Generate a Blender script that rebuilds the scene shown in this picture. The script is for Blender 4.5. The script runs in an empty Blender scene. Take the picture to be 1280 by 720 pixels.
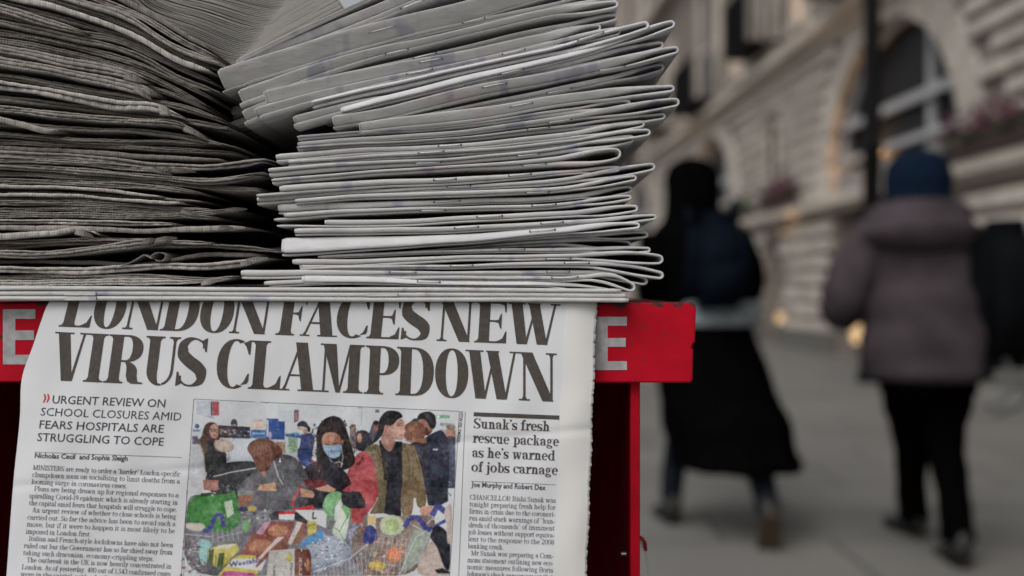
import bpy, bmesh, math, random
import numpy as np
from mathutils import Vector, Matrix
from mathutils.geometry import tessellate_polygon
random.seed(7); RNG = np.random.default_rng(7)
scene = bpy.context.scene
COL = scene.collection
PI = math.pi
# ------------------------------------------------------------------ camera
CAM_H = 1.07
FPX = 1244.4          # focal length in pixels of a 1280 wide picture
cam_d = bpy.data.cameras.new('camera'); cam = bpy.data.objects.new('camera', cam_d); COL.objects.link(cam)
cam.location = (0, 0, CAM_H); cam.rotation_euler = (PI/2, 0, 0)
cam_d.lens = 35; cam_d.sensor_width = 36; cam_d.clip_start = .02; cam_d.clip_end = 9000
cam_d.dof.use_dof = True; cam_d.dof.focus_distance = .505; cam_d.dof.aperture_fstop = 4.3
cam_d.dof.aperture_blades = 0
scene.camera = cam
# ------------------------------------------------------------------ world, sun, exposure
SUN_EL, SUN_AZ = math.radians(50), math.radians(215)     # azimuth clockwise from +Y
w = bpy.data.worlds.new('World'); scene.world = w; w.use_nodes = True
nt = w.node_tree; bg = nt.nodes['Background']
sky = nt.nodes.new('ShaderNodeTexSky'); sky.sky_type = 'NISHITA'; sky.sun_disc = False
sky.sun_elevation = SUN_EL; sky.sun_rotation = SUN_AZ; sky.air_density = 1.0; sky.dust_density = 6; sky.ozone_density = 1
hs = nt.nodes.new('ShaderNodeHueSaturation'); hs.inputs['Saturation'].default_value = .2
nt.links.new(sky.outputs[0], hs.inputs['Color']); nt.links.new(hs.outputs[0], bg.inputs['Color'])
bg.inputs['Strength'].default_value = .15
sd = bpy.data.lights.new('sun', 'SUN'); so = bpy.data.objects.new('sun', sd); COL.objects.link(so)
sd.energy = .55; sd.angle = math.radians(40); sd.color = (1, .97, .94)
sv = Vector((math.sin(SUN_AZ)*math.cos(SUN_EL), math.cos(SUN_AZ)*math.cos(SUN_EL), math.sin(SUN_EL)))
so.rotation_euler = (-sv).to_track_quat('-Z', 'Y').to_euler(); so.location = (0, -3, 6)
scene.view_settings.view_transform = 'Standard'; scene.view_settings.look = 'None'
scene.view_settings.exposure = -0.22; scene.view_settings.gamma = 1
scene.cycles.max_bounces = 6; scene.cycles.diffuse_bounces = 3; scene.cycles.use_denoising = True
scene.cycles.sample_clamp_indirect = 4

# ------------------------------------------------------------------ helpers
def W(px, py, Y):                       # picture pixel at depth Y -> point in the world (metres)
    return Vector(((px-640)*Y/FPX, Y, CAM_H+(360-py)*Y/FPX))
def lin(c):
    return tuple((v/255/12.92 if v/255 <= .04045 else ((v/255+.055)/1.055)**2.4) for v in c)
class MB:                               # mesh builder
    def __init__(s): s.v = []; s.f = []; s.m = []
    def add(s, vs, fs, m=0):
        o = len(s.v); s.v += [tuple(p) for p in vs]; s.f += [tuple(i+o for i in f) for f in fs]; s.m += [m]*len(fs)
    def box(s, a, b, m=0, bev=0):
        (x0, y0, z0), (x1, y1, z1) = a, b
        if bev <= 0:
            s.add([(x0,y0,z0),(x1,y0,z0),(x1,y1,z0),(x0,y1,z0),(x0,y0,z1),(x1,y0,z1),(x1,y1,z1),(x0,y1,z1)],
                  [(0,3,2,1),(4,5,6,7),(0,1,5,4),(1,2,6,5),(2,3,7,6),(3,0,4,7)], m); return
        bm = bmesh.new(); bmesh.ops.create_cube(bm, size=1)
        for q in bm.verts: q.co = Vector(((x0+x1)/2+q.co.x*(x1-x0), (y0+y1)/2+q.co.y*(y1-y0), (z0+z1)/2+q.co.z*(z1-z0)))
        bmesh.ops.bevel(bm, geom=list(bm.edges), offset=bev, segments=2, affect='EDGES', profile=.5)
        bm.verts.index_update(); s.add([q.co.copy() for q in bm.verts], [[q.index for q in f.verts] for f in bm.faces], m); bm.free()
    def rings(s, rs, m=0, caps=True, closed=True):
        n = len(rs[0]); o = len(s.v)
        for r in rs: s.v += [tuple(p) for p in r]
        for i in range(len(rs)-1):
            for j in range(n if closed else n-1):
                k = (j+1) % n
                s.f.append((o+i*n+j, o+i*n+k, o+(i+1)*n+k, o+(i+1)*n+j)); s.m.append(m if not callable(m) else m(i, j))
        if caps and closed:
            mm = m if not callable(m) else 0
            s.f.append(tuple(o+j for j in range(n))[::-1]); s.m.append(mm)
            s.f.append(tuple(o+(len(rs)-1)*n+j for j in range(n))); s.m.append(mm)
    def tube(s, pts, r, n=6, m=0, flat=1.0):
        pts = [Vector(p) for p in pts]; rs = []
        for i, p in enumerate(pts):
            d = (pts[min(i+1, len(pts)-1)]-pts[max(i-1, 0)]).normalized()
            u = d.cross(Vector((0, 0, 1)) if abs(d.z) < .9 else Vector((0, 1, 0))).normalized(); q = u.cross(d)
            rr = r[i] if isinstance(r, (list, tuple)) else r
            rs.append([p+u*math.cos(2*PI*k/n)*rr+q*math.sin(2*PI*k/n)*rr*flat for k in range(n)])
        s.rings(rs, m)
    def obj(s, name, mats, parent=None, loc=(0,0,0), smooth=False, recalc=False):
        me = bpy.data.meshes.new(name)
        L = Vector(loc)
        vs = np.array(s.v, dtype=float)
        if L.length: vs = vs-np.array(L)
        me.from_pydata(vs.tolist(), [], s.f)
        if not isinstance(mats, (list, tuple)): mats = [mats]
        for q in mats: me.materials.append(q)
        if len(mats) > 1: me.polygons.foreach_set('material_index', np.array(s.m, dtype=np.int32))
        if smooth: me.polygons.foreach_set('use_smooth', np.ones(len(s.f), dtype=bool))
        me.update()
        if recalc:
            bm = bmesh.new(); bm.from_mesh(me); bmesh.ops.recalc_face_normals(bm, faces=bm.faces); bm.to_mesh(me); bm.free()
        o = bpy.data.objects.new(name, me); COL.objects.link(o); o.location = L
        if parent is not None: o.parent = parent
        return o
def tag(o, label=None, cat=None, group=None, kind=None):
    if label: o['label'] = label
    if cat: o['category'] = cat
    if group: o['group'] = group
    if kind: o['kind'] = kind
    return o
def empty(name, loc, rz=0, **k):
    o = bpy.data.objects.new(name, None); COL.objects.link(o); o.location = loc; o.rotation_euler = (0, 0, rz); o.empty_display_size = .1
    return tag(o, **k)

# ------------------------------------------------------------------ materials
def mat(name, col, rough=.8, var=.0, scale=20., bump=0., bscale=200., metal=0., emit=None, estr=0., spec=.5, col2=None, coat=0, mscale=None):
    m = bpy.data.materials.new(name); m.use_nodes = True; n = m.node_tree; b = n.nodes['Principled BSDF']
    b.inputs['Roughness'].default_value = rough; b.inputs['Metallic'].default_value = metal
    b.inputs['Specular IOR Level'].default_value = spec; b.inputs['Coat Weight'].default_value = coat
    b.inputs['Base Color'].default_value = (*col, 1)
    tc = n.nodes.new('ShaderNodeTexCoord')
    mp = n.nodes.new('ShaderNodeMapping'); n.links.new(tc.outputs['Object'], mp.inputs[0])
    if mscale: mp.inputs['Scale'].default_value = mscale
    if var > 0:
        oi = n.nodes.new('ShaderNodeObjectInfo')
        cb = n.nodes.new('ShaderNodeCombineXYZ'); ml = n.nodes.new('ShaderNodeMath'); ml.operation = 'MULTIPLY'; ml.inputs[1].default_value = 37
        n.links.new(oi.outputs['Random'], ml.inputs[0]); n.links.new(ml.outputs[0], cb.inputs[0]); n.links.new(ml.outputs[0], cb.inputs[1])
        n.links.new(cb.outputs[0], mp.inputs['Location'])
        nz = n.nodes.new('ShaderNodeTexNoise'); nz.inputs['Scale'].default_value = scale; nz.inputs['Detail'].default_value = 5
        n.links.new(mp.outputs[0], nz.inputs['Vector'])
        rp = n.nodes.new('ShaderNodeValToRGB')
        c2 = col2 or tuple(v*(1-var) for v in col); c1 = tuple(min(1, v*(1+var*.4)) for v in col) if not col2 else col
        rp.color_ramp.elements[0].position = .32; rp.color_ramp.elements[1].position = .68
        rp.color_ramp.elements[0].color = (*c2, 1); rp.color_ramp.elements[1].color = (*c1, 1)
        n.links.new(nz.outputs['Fac'], rp.inputs[0]); n.links.new(rp.outputs[0], b.inputs['Base Color'])
    if bump > 0:
        nb = n.nodes.new('ShaderNodeTexNoise'); nb.inputs['Scale'].default_value = bscale; nb.inputs['Detail'].default_value = 3
        n.links.new(mp.outputs[0], nb.inputs['Vector'])
        bu = n.nodes.new('ShaderNodeBump'); bu.inputs['Strength'].default_value = bump; bu.inputs['Distance'].default_value = .3/bscale
        n.links.new(nb.outputs['Fac'], bu.inputs['Height']); n.links.new(bu.outputs[0], b.inputs['Normal'])
    if emit:
        b.inputs['Emission Color'].default_value = (*emit, 1); b.inputs['Emission Strength'].default_value = estr
    return m

def newsprint_spine(name, base, stains=1.0):
    """folded spine paper: grain, faint fibre and smudges of blue and pink press ink"""
    m = mat(name, base, .88, .10, 60, .25, 900, spec=.2); n = m.node_tree; b = n.nodes['Principled BSDF']
    prev = b.inputs['Base Color'].links[0].from_socket
    tc = n.nodes['Texture Coordinate']; oi = n.nodes['Object Info']
    for i, (sc, lo, hi, colr, amt) in enumerate([((34, 8, 120), .56, .72, (.36, .36, .43), .42), ((22, 6, 60), .60, .70, (.50, .42, .42), .55), ((60, 30, 26), .60, .66, (.22, .22, .33), .5), ((240, 60, 14), .60, .72, (.32, .31, .33), .22)]):
        mp = n.nodes.new('ShaderNodeMapping'); mp.inputs['Scale'].default_value = sc
        cb = n.nodes.new('ShaderNodeCombineXYZ'); ml = n.nodes.new('ShaderNodeMath'); ml.operation = 'MULTIPLY'; ml.inputs[1].default_value = 51+13*i
        n.links.new(oi.outputs['Random'], ml.inputs[0]); n.links.new(ml.outputs[0], cb.inputs[0]); n.links.new(cb.outputs[0], mp.inputs['Location'])
        n.links.new(tc.outputs['Object'], mp.inputs[0])
        nz = n.nodes.new('ShaderNodeTexNoise'); nz.inputs['Scale'].default_value = 1; nz.inputs['Detail'].default_value = 2
        n.links.new(mp.outputs[0], nz.inputs['Vector'])
        rp = n.nodes.new('ShaderNodeMapRange'); rp.inputs[1].default_value = lo; rp.inputs[2].default_value = hi; rp.inputs[4].default_value = amt*stains
        n.links.new(nz.outputs['Fac'], rp.inputs[0])
        mx = n.nodes.new('ShaderNodeMix'); mx.data_type = 'RGBA'; mx.inputs[7].default_value = (*colr, 1)
        n.links.new(rp.outputs[0], mx.inputs[0]); n.links.new(prev, mx.inputs[6]); prev = mx.outputs[2]
    n.links.new(prev, b.inputs['Base Color'])
    # soft dents and handling creases
    mp = n.nodes.new('ShaderNodeMapping'); mp.inputs['Scale'].default_value = (90, 60, 200); n.links.new(tc.outputs['Object'], mp.inputs[0])
    nz = n.nodes.new('ShaderNodeTexNoise'); nz.inputs['Scale'].default_value = 1; nz.inputs['Detail'].default_value = 4; n.links.new(mp.outputs[0], nz.inputs['Vector'])
    b2 = n.nodes.new('ShaderNodeBump'); b2.inputs['Strength'].default_value = .55; b2.inputs['Distance'].default_value = .0012
    n.links.new(nz.outputs['Fac'], b2.inputs['Height']); b1 = b.inputs['Normal'].links[0].from_node; n.links.new(b2.outputs[0], b1.inputs['Normal'])
    return m

def newsprint_cover(name, base):
    """flat cover pages: rows of small grey print and some solid ink blocks, seen from below"""
    m = mat(name, base, .88, .08, 40, .2, 700, spec=.2); n = m.node_tree; b = n.nodes['Principled BSDF']
    prev = b.inputs['Base Color'].links[0].from_socket
    tc = n.nodes['Texture Coordinate']; mp = n.nodes['Mapping']
    br = n.nodes.new('ShaderNodeTexBrick'); br.inputs['Scale'].default_value = 1
    br.inputs['Brick Width'].default_value = .0022; br.inputs['Row Height'].default_value = .0030; br.inputs['Mortar Size'].default_value = .0011
    br.offset = .37; br.squash = 1.4; br.inputs['Mortar Smooth'].default_value = .2
    sw = n.nodes.new('ShaderNodeMapping'); sw.inputs['Rotation'].default_value = (0, 0, PI/2); n.links.new(tc.outputs['Object'], sw.inputs[0]); n.links.new(sw.outputs[0], br.inputs['Vector'])
    nz = n.nodes.new('ShaderNodeTexNoise'); nz.inputs['Scale'].default_value = 28; nz.inputs['Detail'].default_value = 0; n.links.new(mp.outputs[0], nz.inputs['Vector'])
    rg = n.nodes.new('ShaderNodeMapRange'); rg.inputs[1].default_value = .46; rg.inputs[2].default_value = .49; rg.inputs[4].default_value = .35; n.links.new(nz.outputs['Fac'], rg.inputs[0])
    inv = n.nodes.new('ShaderNodeMath'); inv.operation = 'SUBTRACT'; inv.inputs[0].default_value = 1; n.links.new(br.outputs['Fac'], inv.inputs[1])
    mu = n.nodes.new('ShaderNodeMath'); mu.operation = 'MULTIPLY'; n.links.new(inv.outputs[0], mu.inputs[0]); n.links.new(rg.outputs[0], mu.inputs[1])
    mx = n.nodes.new('ShaderNodeMix'); mx.data_type = 'RGBA'; mx.inputs[7].default_value = (.16, .16, .17, 1)
    n.links.new(mu.outputs[0], mx.inputs[0]); n.links.new(prev, mx.inputs[6])
    v = n.nodes.new('ShaderNodeTexVoronoi'); v.distance = 'CHEBYCHEV'; v.inputs['Scale'].default_value = 16; n.links.new(mp.outputs[0], v.inputs['Vector'])
    sx = n.nodes.new('ShaderNodeSeparateColor'); n.links.new(v.outputs['Color'], sx.inputs[0])
    g = n.nodes.new('ShaderNodeMath'); g.operation = 'GREATER_THAN'; g.inputs[1].default_value = .88; n.links.new(sx.outputs[0], g.inputs[0])
    mx2 = n.nodes.new('ShaderNodeMix'); mx2.data_type = 'RGBA'; mx2.inputs[7].default_value = (.035, .035, .07, 1)
    n.links.new(g.outputs[0], mx2.inputs[0]); n.links.new(mx.outputs[2], mx2.inputs[6]); n.links.new(mx2.outputs[2], b.inputs['Base Color'])
    return m

def cut_edge_mat(name, base):
    """guillotined, pin-perforated edge of newspapers: little vertical teeth"""
    m = mat(name, base, .95, .22, 90, 0, spec=.1, mscale=(1, .3, 4)); n = m.node_tree; b = n.nodes['Principled BSDF']
    tc = n.nodes['Texture Coordinate']
    wv = n.nodes.new('ShaderNodeTexWave'); wv.wave_type = 'BANDS'; wv.bands_direction = 'X'; wv.inputs['Scale'].default_value = 235; wv.inputs['Distortion'].default_value = 3.5; wv.inputs['Detail'].default_value = 2; wv.inputs['Detail Scale'].default_value = .6
    n.links.new(tc.outputs['Object'], wv.inputs['Vector'])
    nb = n.nodes.new('ShaderNodeTexNoise'); nb.inputs['Scale'].default_value = 1500; n.links.new(tc.outputs['Object'], nb.inputs['Vector'])
    ad = n.nodes.new('ShaderNodeMath'); ad.operation = 'MULTIPLY_ADD'; ad.inputs[1].default_value = .8; n.links.new(nb.outputs['Fac'], ad.inputs[0]); n.links.new(wv.outputs['Fac'], ad.inputs[2])
    pv = b.inputs['Base Color'].links[0].from_socket; mr = n.nodes.new('ShaderNodeMapRange'); mr.inputs[1].default_value = .55; mr.inputs[2].default_value = 1.15; mr.inputs[3].default_value = .87; mr.inputs[4].default_value = 1.05; n.links.new(ad.outputs[0], mr.inputs[0])
    vm = n.nodes.new('ShaderNodeVectorMath'); vm.operation = 'SCALE'; n.links.new(pv, vm.inputs[0]); n.links.new(mr.outputs[0], vm.inputs['Scale']); n.links.new(vm.outputs[0], b.inputs['Base Color'])
    bu = n.nodes.new('ShaderNodeBump'); bu.inputs['Strength'].default_value = .25; bu.inputs['Distance'].default_value = .0004
    n.links.new(ad.outputs[0], bu.inputs['Height']); n.links.new(bu.outputs[0], b.inputs['Normal'])
    return m
M_wire = mat('staple_wire', (.55, .55, .56), .32, 0, metal=1)
# ------------------------------------------------------------------ red newspaper stand
def red_paint(name, col, wear_z=None):
    m = mat(name, col, .6, .16, 30, .12, 160, spec=.12, col2=tuple(v*.66 for v in col)); n = m.node_tree; b = n.nodes['Principled BSDF']
    prev = b.inputs['Base Color'].links[0].from_socket; tc = n.nodes['Texture Coordinate']
    nz = n.nodes.new('ShaderNodeTexNoise'); nz.inputs['Scale'].default_value = 190; nz.inputs['Detail'].default_value = 6; nz.inputs['Roughness'].default_value = .7; n.links.new(tc.outputs['Object'], nz.inputs[0])
    sp = n.nodes.new('ShaderNodeSeparateXYZ'); n.links.new(tc.outputs['Object'], sp.inputs[0])
    if wear_z is not None:
        mr = n.nodes.new('ShaderNodeMapRange'); mr.inputs[1].default_value = wear_z-.0035; mr.inputs[2].default_value = wear_z+.0005; mr.inputs[3].default_value = 0; mr.inputs[4].default_value = .20; n.links.new(sp.outputs[2], mr.inputs[0])
        ad = n.nodes.new('ShaderNodeMath'); ad.operation = 'ADD'; n.links.new(nz.outputs['Fac'], ad.inputs[0]); n.links.new(mr.outputs[0], ad.inputs[1]); src = ad.outputs[0]
    else: src = nz.outputs['Fac']
    r2 = n.nodes.new('ShaderNodeMapRange'); r2.inputs[1].default_value = .61; r2.inputs[2].default_value = .67; n.links.new(src, r2.inputs[0])
    mx = n.nodes.new('ShaderNodeMix'); mx.data_type = 'RGBA'; mx.inputs[7].default_value = (.06, .028, .025, 1); n.links.new(r2.outputs[0], mx.inputs[0]); n.links.new(prev, mx.inputs[6])
    n.links.new(mx.outputs[2], b.inputs['Base Color']); return m
stand = empty('newspaper_stand', (-.12, .64, 0), label='red painted newspaper stand with pale letters on its shelf edge', cat='newspaper stand')
SL = stand.location
def sobj(mb, name, m, smooth=False):
    o = mb.obj(name, m, loc=SL, smooth=smooth); o.location = (0, 0, 0); o.parent = stand; return o
BY = .5024
def bx(px): return (px-640)*BY/FPX
def bz(py): return CAM_H+(360-py)*BY/FPX
XR = bx(867.5); XL = -.345; ZT = bz(378.3); ZB = bz(477.5)
M_red = red_paint('red_paint', (.52, .003, .018), ZT); M_red_shaded = red_paint('red_paint_shaded', (.16, .002, .006))  # inner panels: same red, darkened in colour to stand for the shade inside
bm = bmesh.new()                                                    # shelf edge board: worn corners, chipped right end
pts = [(XL, ZB), (XR-.0018, ZB-.0004), (XR-.0006, ZB+.001), (XR-.0003, bz(440)), (XR-.0004, bz(437)), (XR-.0012, bz(434.5)), (XR-.0007, bz(433)), (XR-.0008, bz(431.5)), (XR+.0006, bz(427)), (XR+.0010, bz(392)), (XR+.0012, bz(385)), (XR+.0004, bz(381)), (XR-.0012, ZT+.0001), (XR-.03, ZT+.0003), (XR-.06, ZT), (XL, ZT)]
fr = [bm.verts.new((x, BY, z)) for x, z in pts]; bk = [bm.verts.new((x, BY+.02, z)) for x, z in pts]
bm.faces.new(fr); bm.faces.new(bk[::-1])
for i in range(len(pts)): j = (i+1) % len(pts); bm.faces.new((fr[j], fr[i], bk[i], bk[j]))
bmesh.ops.recalc_face_normals(bm, faces=bm.faces)
bmesh.ops.bevel(bm, geom=[e for e in bm.edges if abs(e.verts[0].co.y-BY) < 1e-5 and abs(e.verts[1].co.y-BY) < 1e-5], offset=.0007, segments=3, affect='EDGES')
mb = MB(); bm.verts.index_update(); mb.add([v.co.copy() for v in bm.verts], [[v.index for v in f.verts] for f in bm.faces]); bm.free(); sobj(mb, 'shelf_edge', M_red, False)
mb = MB(); mb.box((XL, BY+.0202, ZB+.004), (XR-.002, .80, ZT-.0004), bev=.001); sobj(mb, 'shelf', M_red)
PX = (799.5-640)*.512/FPX
for x0, x1 in ((PX-.0046, PX), (-.322, -.317)):
    mb = MB(); mb.box((x0, .5175, .02), (x1, .79, ZB+.0035)); sobj(mb, 'side_panel', M_red_shaded); mb = MB(); mb.box((x0-.0002, .511, .02), (x1+.0002, .5173, ZB+.0035), bev=.0008); sobj(mb, 'panel_edge', M_red)
mb = MB(); mb.box((-.3168, .782, .05), (PX-.0048, .789, ZB+.003)); sobj(mb, 'back_panel', M_red_shaded)
mb = MB(); mb.box((-.3168, .515, .02), (PX-.0048, .781, .05)); sobj(mb, 'bottom_shelf', M_red_shaded)
mb = MB()
for s in (1, -1): mb.tube([(PX-.0047-.0004, .528, 0+bz(709)), (PX-.0078, .528, bz(709))], [.0013, .0011], 10)
sobj(mb, 'screw', M_wire)
M_letter = mat('pale_vinyl_letter', (.37, .36, .37), .6, .25, 260, .1, 500)
def E_letter(x0, x1, xs, ym, ys):
    mb = MB(); y = BY-.0003
    P = [(x0, ys[0]), (x1, ys[0]), (x1, ys[1]), (xs, ys[1]), (xs, ym[0]), (x1-1.5, ym[0]), (x1-1.5, ym[1]), (xs, ym[1]), (xs, ys[2]), (x1, ys[2]), (x1, ys[3]), (x0, ys[3])]
    n = len(P); mb.add([(bx(a), y, bz(b)) for a, b in P]+[(bx(a), BY+.0002, bz(b)) for a, b in P], [tuple(range(n))[::-1]]+[(i, (i+1) % n, n+(i+1) % n, n+i) for i in range(n)])
    sobj(mb, 'letter', M_letter)
E_letter(4, 44.5, 19.5, (413, 425), (386.5, 398.5, 443.5, 455.5)); E_letter(743.5, 783.5, 759.5, (422.5, 433.5), (396, 407, 451.5, 462.5))
E_letter(-52, -20, -36, (413, 425), (386.5, 398.5, 443.5, 455.5))
# white bottle hooked on the outer side, red collar
cx, cyy = (800-640)*.56/FPX+.0022, .56; mb = MB(); rs = []
for z, r in ((.60, .010), (.80, .010), (.885, .0098), (.905, .0088), (.915, .0066), (.9225, .0040), (.9245, .0012)):
    rs.append([(cx-.004+r*.75*math.cos(2*PI*k/20), cyy+r*math.sin(2*PI*k/20), z+.0065) for k in range(20)])
mb.rings(rs); tag(mb.obj('plastic_tube', mat('white_plastic', (.62, .62, .60), .4), loc=(cx, cyy, .6065), smooth=True), 'white plastic tube hanging at the right side of the red stand', 'tube')
mb = MB(); mb.tube([W(799, 672, .555), W(803, 673, .555), W(806, 678, .556), W(807, 688, .557)], .0011, 8); sobj(mb, 'cable_tie', mat('red_tie', (.42, .01, .02), .5), True)

# ------------------------------------------------------------------ pavement
M_pave = mat('pavement_stone', (.175, .17, .158), .8, .22, .9, .3, 30, col2=(.145, .14, .13)); n = M_pave.node_tree; b = n.nodes['Principled BSDF']
br = n.nodes.new('ShaderNodeTexBrick'); br.inputs['Scale'].default_value = 1; br.inputs['Brick Width'].default_value = .9; br.inputs['Row Height'].default_value = .6; br.inputs['Mortar Size'].default_value = .012
prev = b.inputs['Base Color'].links[0].from_socket; n.links.new(n.nodes['Texture Coordinate'].outputs['Object'], br.inputs[0])
br.inputs['Color1'].default_value = (1, 1, 1, 1); br.inputs['Color2'].default_value = (.78, .78, .77, 1); br.inputs['Mortar'].default_value = (.38, .38, .38, 1)
mx = n.nodes.new('ShaderNodeMix'); mx.data_type = 'RGBA'; mx.blend_type = 'MULTIPLY'; mx.inputs[0].default_value = 1; n.links.new(prev, mx.inputs[6]); n.links.new(br.outputs[0], mx.inputs[7]); n.links.new(mx.outputs[2], b.inputs['Base Color'])
mb = MB(); mb.add([(-4000, -4000, 0), (4000, -4000, 0), (4000, 4000, 0), (-4000, 4000, 0)], [(0, 1, 2, 3)]); tag(mb.obj('pavement', M_pave), kind='structure')

# ------------------------------------------------------------------ stone building
B = empty('stone_building', (5.70, 0, 0), rz=math.atan2(1, -.032), label='pale stone building with big arched windows and rusticated blocks along the street', cat='building')
def bobj(mb, name, m, par=None, smooth=False):
    o = mb.obj(name, m, smooth=smooth); o.parent = par or B; return o
ST = [mat('stone_block_face', (.53, .475, .42), .9, .22, 2.2, .3, 40), mat('stone_block_face_grey', (.46, .415, .37), .9, .22, 2.2, .3, 40)]
M_stone = mat('stone_wall', (.20, .172, .148), .9, .2, 1.3, .3, 30); M_trim = mat('stone_trim', (.50, .44, .38), .9, .15, 2, .2, 30)
M_glass = mat('dark_glass', (.008, .008, .009), .35, 0, spec=.12); M_skyglass = mat('upper_glass', (.012, .015, .018), .15, spec=.35)
M_frame = mat('white_window_frame', (.42, .42, .43), .5); M_bal = mat('balustrade_stone', (.30, .29, .28), .8); M_rail = mat('black_iron', (.004, .004, .0045), .7, spec=.1); M_dark = mat('shop_interior', (.03, .024, .02), .9)
ARCH = [(13.95, 2.32), (24.55, 2.32), (35.15, 2.32), (3.35, 2.32)]; ZS = 2.5; TOPZ = 17
def open_top(s):
    for c, r in ARCH:
        if abs(s-c) < r: return ZS+math.sqrt(r*r-(s-c)**2)
    return None
# wall behind the blocks, with arched openings above z=2.5 and shop openings below
mb = MB(); S = sorted(set([-6.0, 60.0]+[c+r*math.cos(PI*k/16) for c, r in ARCH for k in range(17)]))
for a, b_ in zip(S, S[1:]):
    za, zb = open_top(a+1e-4), open_top(b_-1e-4); mid = open_top((a+b_)/2)
    lo = (ZS, ZS) if mid is None else (za or ZS, zb or ZS)
    mb.add([(a, 0, lo[0]), (b_, 0, lo[1]), (b_, 0, TOPZ), (a, 0, TOPZ)], [(0, 1, 2, 3)[::-1]])
    if mid is not None: mb.add([(a, 0, lo[0]), (b_, 0, lo[1]), (b_, -.5, lo[1]), (a, -.5, lo[0])], [(0, 1, 2, 3)])
for c, r in ARCH: mb.add([(c-r-.3, -.5, .1), (c+r+.3, -.5, .1), (c+r+.3, -.5, ZS+r+.4), (c-r-.3, -.5, ZS+r+.4)], [(3, 2, 1, 0)])
mb.box((-6, -9, TOPZ), (60, .0, TOPZ+.3)); mb.box((-6, -9, 0), (-5.8, -.01, TOPZ)); mb.box((59.8, -9, 0), (60, -.01, TOPZ))
bobj(mb, 'wall', M_stone)
# ground floor piers between shop openings
OPEN = [(12.2, 15.9), (18.95, 19.75), (22.8, 26.4), (29.5, 30.3), (33.4, 37.0), (1.6, 5.2), (8.2, 9.0)]
ed = [-6]+sorted(sum([list(o) for o in OPEN], []))+[60]
mb = MB()
for i in range(0, len(ed), 2):
    q = MB(); q.box((ed[i], -.5, 0), (ed[i+1], -.002, ZS-.001)); bobj(q, 'pier', M_stone)
for a, b_ in OPEN:
    if b_-a < 1: q = MB(); q.box((a, -.5, 1.98), (b_, -.003, ZS-.001)); bobj(q, 'lintel', M_stone)
for a, b_ in OPEN:
    mb = MB(); mb.box((a, -.46, .0), (b_, -.40, 2.45)); m_ = M_glass if b_-a > 1 else mat('brown_door', (.10, .06, .035), .6, .2, 8); o = bobj(mb, 'shop_window' if b_-a > 1 else 'door', m_)
    mb = MB()
    if b_-a > 1:
        for q in np.linspace(a, b_-.08, 4): mb.box((q, -.399, 0), (q+.08, -.36, 2.44))
        mb.box((a, -.398, 2.0), (b_, -.362, 2.08)); mb.box((a, -.397, .0), (b_, -.363, .35))
    else: mb.box((a+.08, -.399, .1), (b_-.08, -.385, .9)); mb.box((a+.08, -.399, 1.0), (b_-.08, -.385, 1.85))
    bobj(mb, 'frame', M_rail if b_-a > 1 else m_, o)
# blocks
bms = []
for L in (.62, .92):
    for mt in ST:
        q = MB(); q.box((-L/2+.012, 0, .04), (L/2-.012, .09, .225), bev=.03); me_o = q.obj('stone_block', mt); bms.append((L, me_o.data)); bpy.data.objects.remove(me_o)
rb = random.Random(4); nb_ = 0
def blocked(s0, s1, z0, z1):
    for c, r in ARCH:
        if z1 > ZS-.05:
            ds = max(0, max(c-s1, s0-c)); dz = max(0, z0-ZS)
            if math.hypot(ds, dz) < r+.42: return True
    if z0 < ZS-.01:
        for a, b_ in OPEN:
            if s1 > a-.02 and s0 < b_+.02 and not (b_-a < 1 and z0 > 1.98): return True
    if z1 > 3.1 and z0 < 4.3:
        for c in (19.3, 29.9, 8.7):
            if s1 > c-.34 and s0 < c+.34: return True
    return False
stuff_far = MB()
for row in range(0, 18):
    z0 = .02+row*.27
    if row in (0, 8): continue
    if row >= 9: z0 += .09
    s = 4.5+(.31 if row % 2 else 0)
    while s < 42:
        L, me_ = rb.choice(bms) if rb.random() < 2 else bms[0]
        if not blocked(s, s+L, z0, z0+.27):
            if s < 27:
                o = bpy.data.objects.new('stone_block', me_); COL.objects.link(o); o.parent = B; o.location = (s+L/2, .002+rb.uniform(0, .012), z0); nb_ += 1
            else: stuff_far.box((s+.012, .002, z0+.04), (s+L-.012, .09, z0+.225))
        else:
            # fill short leftovers beside openings
            k = s
            while k < s+L-.1 and blocked(k, k+.3, z0, z0+.27): k += .1
            if k < s+L-.3 and k > s: s = k; continue
        s += L
o = bobj(stuff_far, 'stone_block', ST[0]); tag(o, kind='stuff')
for i in range(0, len(ed), 2): q = MB(); q.box((ed[i]+.003, .002, 0), (ed[i+1]-.003, .11, .285), bev=.015); bobj(q, 'plinth', mat('dark_plinth', (.12, .115, .105), .85, .2, 3))
# arch stones
for c, r in ARCH[:3]:
    for k in range(13):
        a0, a1 = PI*k/13+.008, PI*(k+1)/13-.008; q = MB(); r0, r1 = r-.005, r+.52
        P = [(c+r0*math.cos(a0), ZS+r0*math.sin(a0)), (c+r1*math.cos(a0), ZS+r1*math.sin(a0)), (c+r1*math.cos(a1), ZS+r1*math.sin(a1)), (c+r0*math.cos(a1), ZS+r0*math.sin(a1))]
        q.rings([[(x, -.1, z) for x, z in P], [(x, .07+.004*(k % 3), z) for x, z in P]]); bobj(q, 'arch_stone', ST[k % 2])
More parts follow.
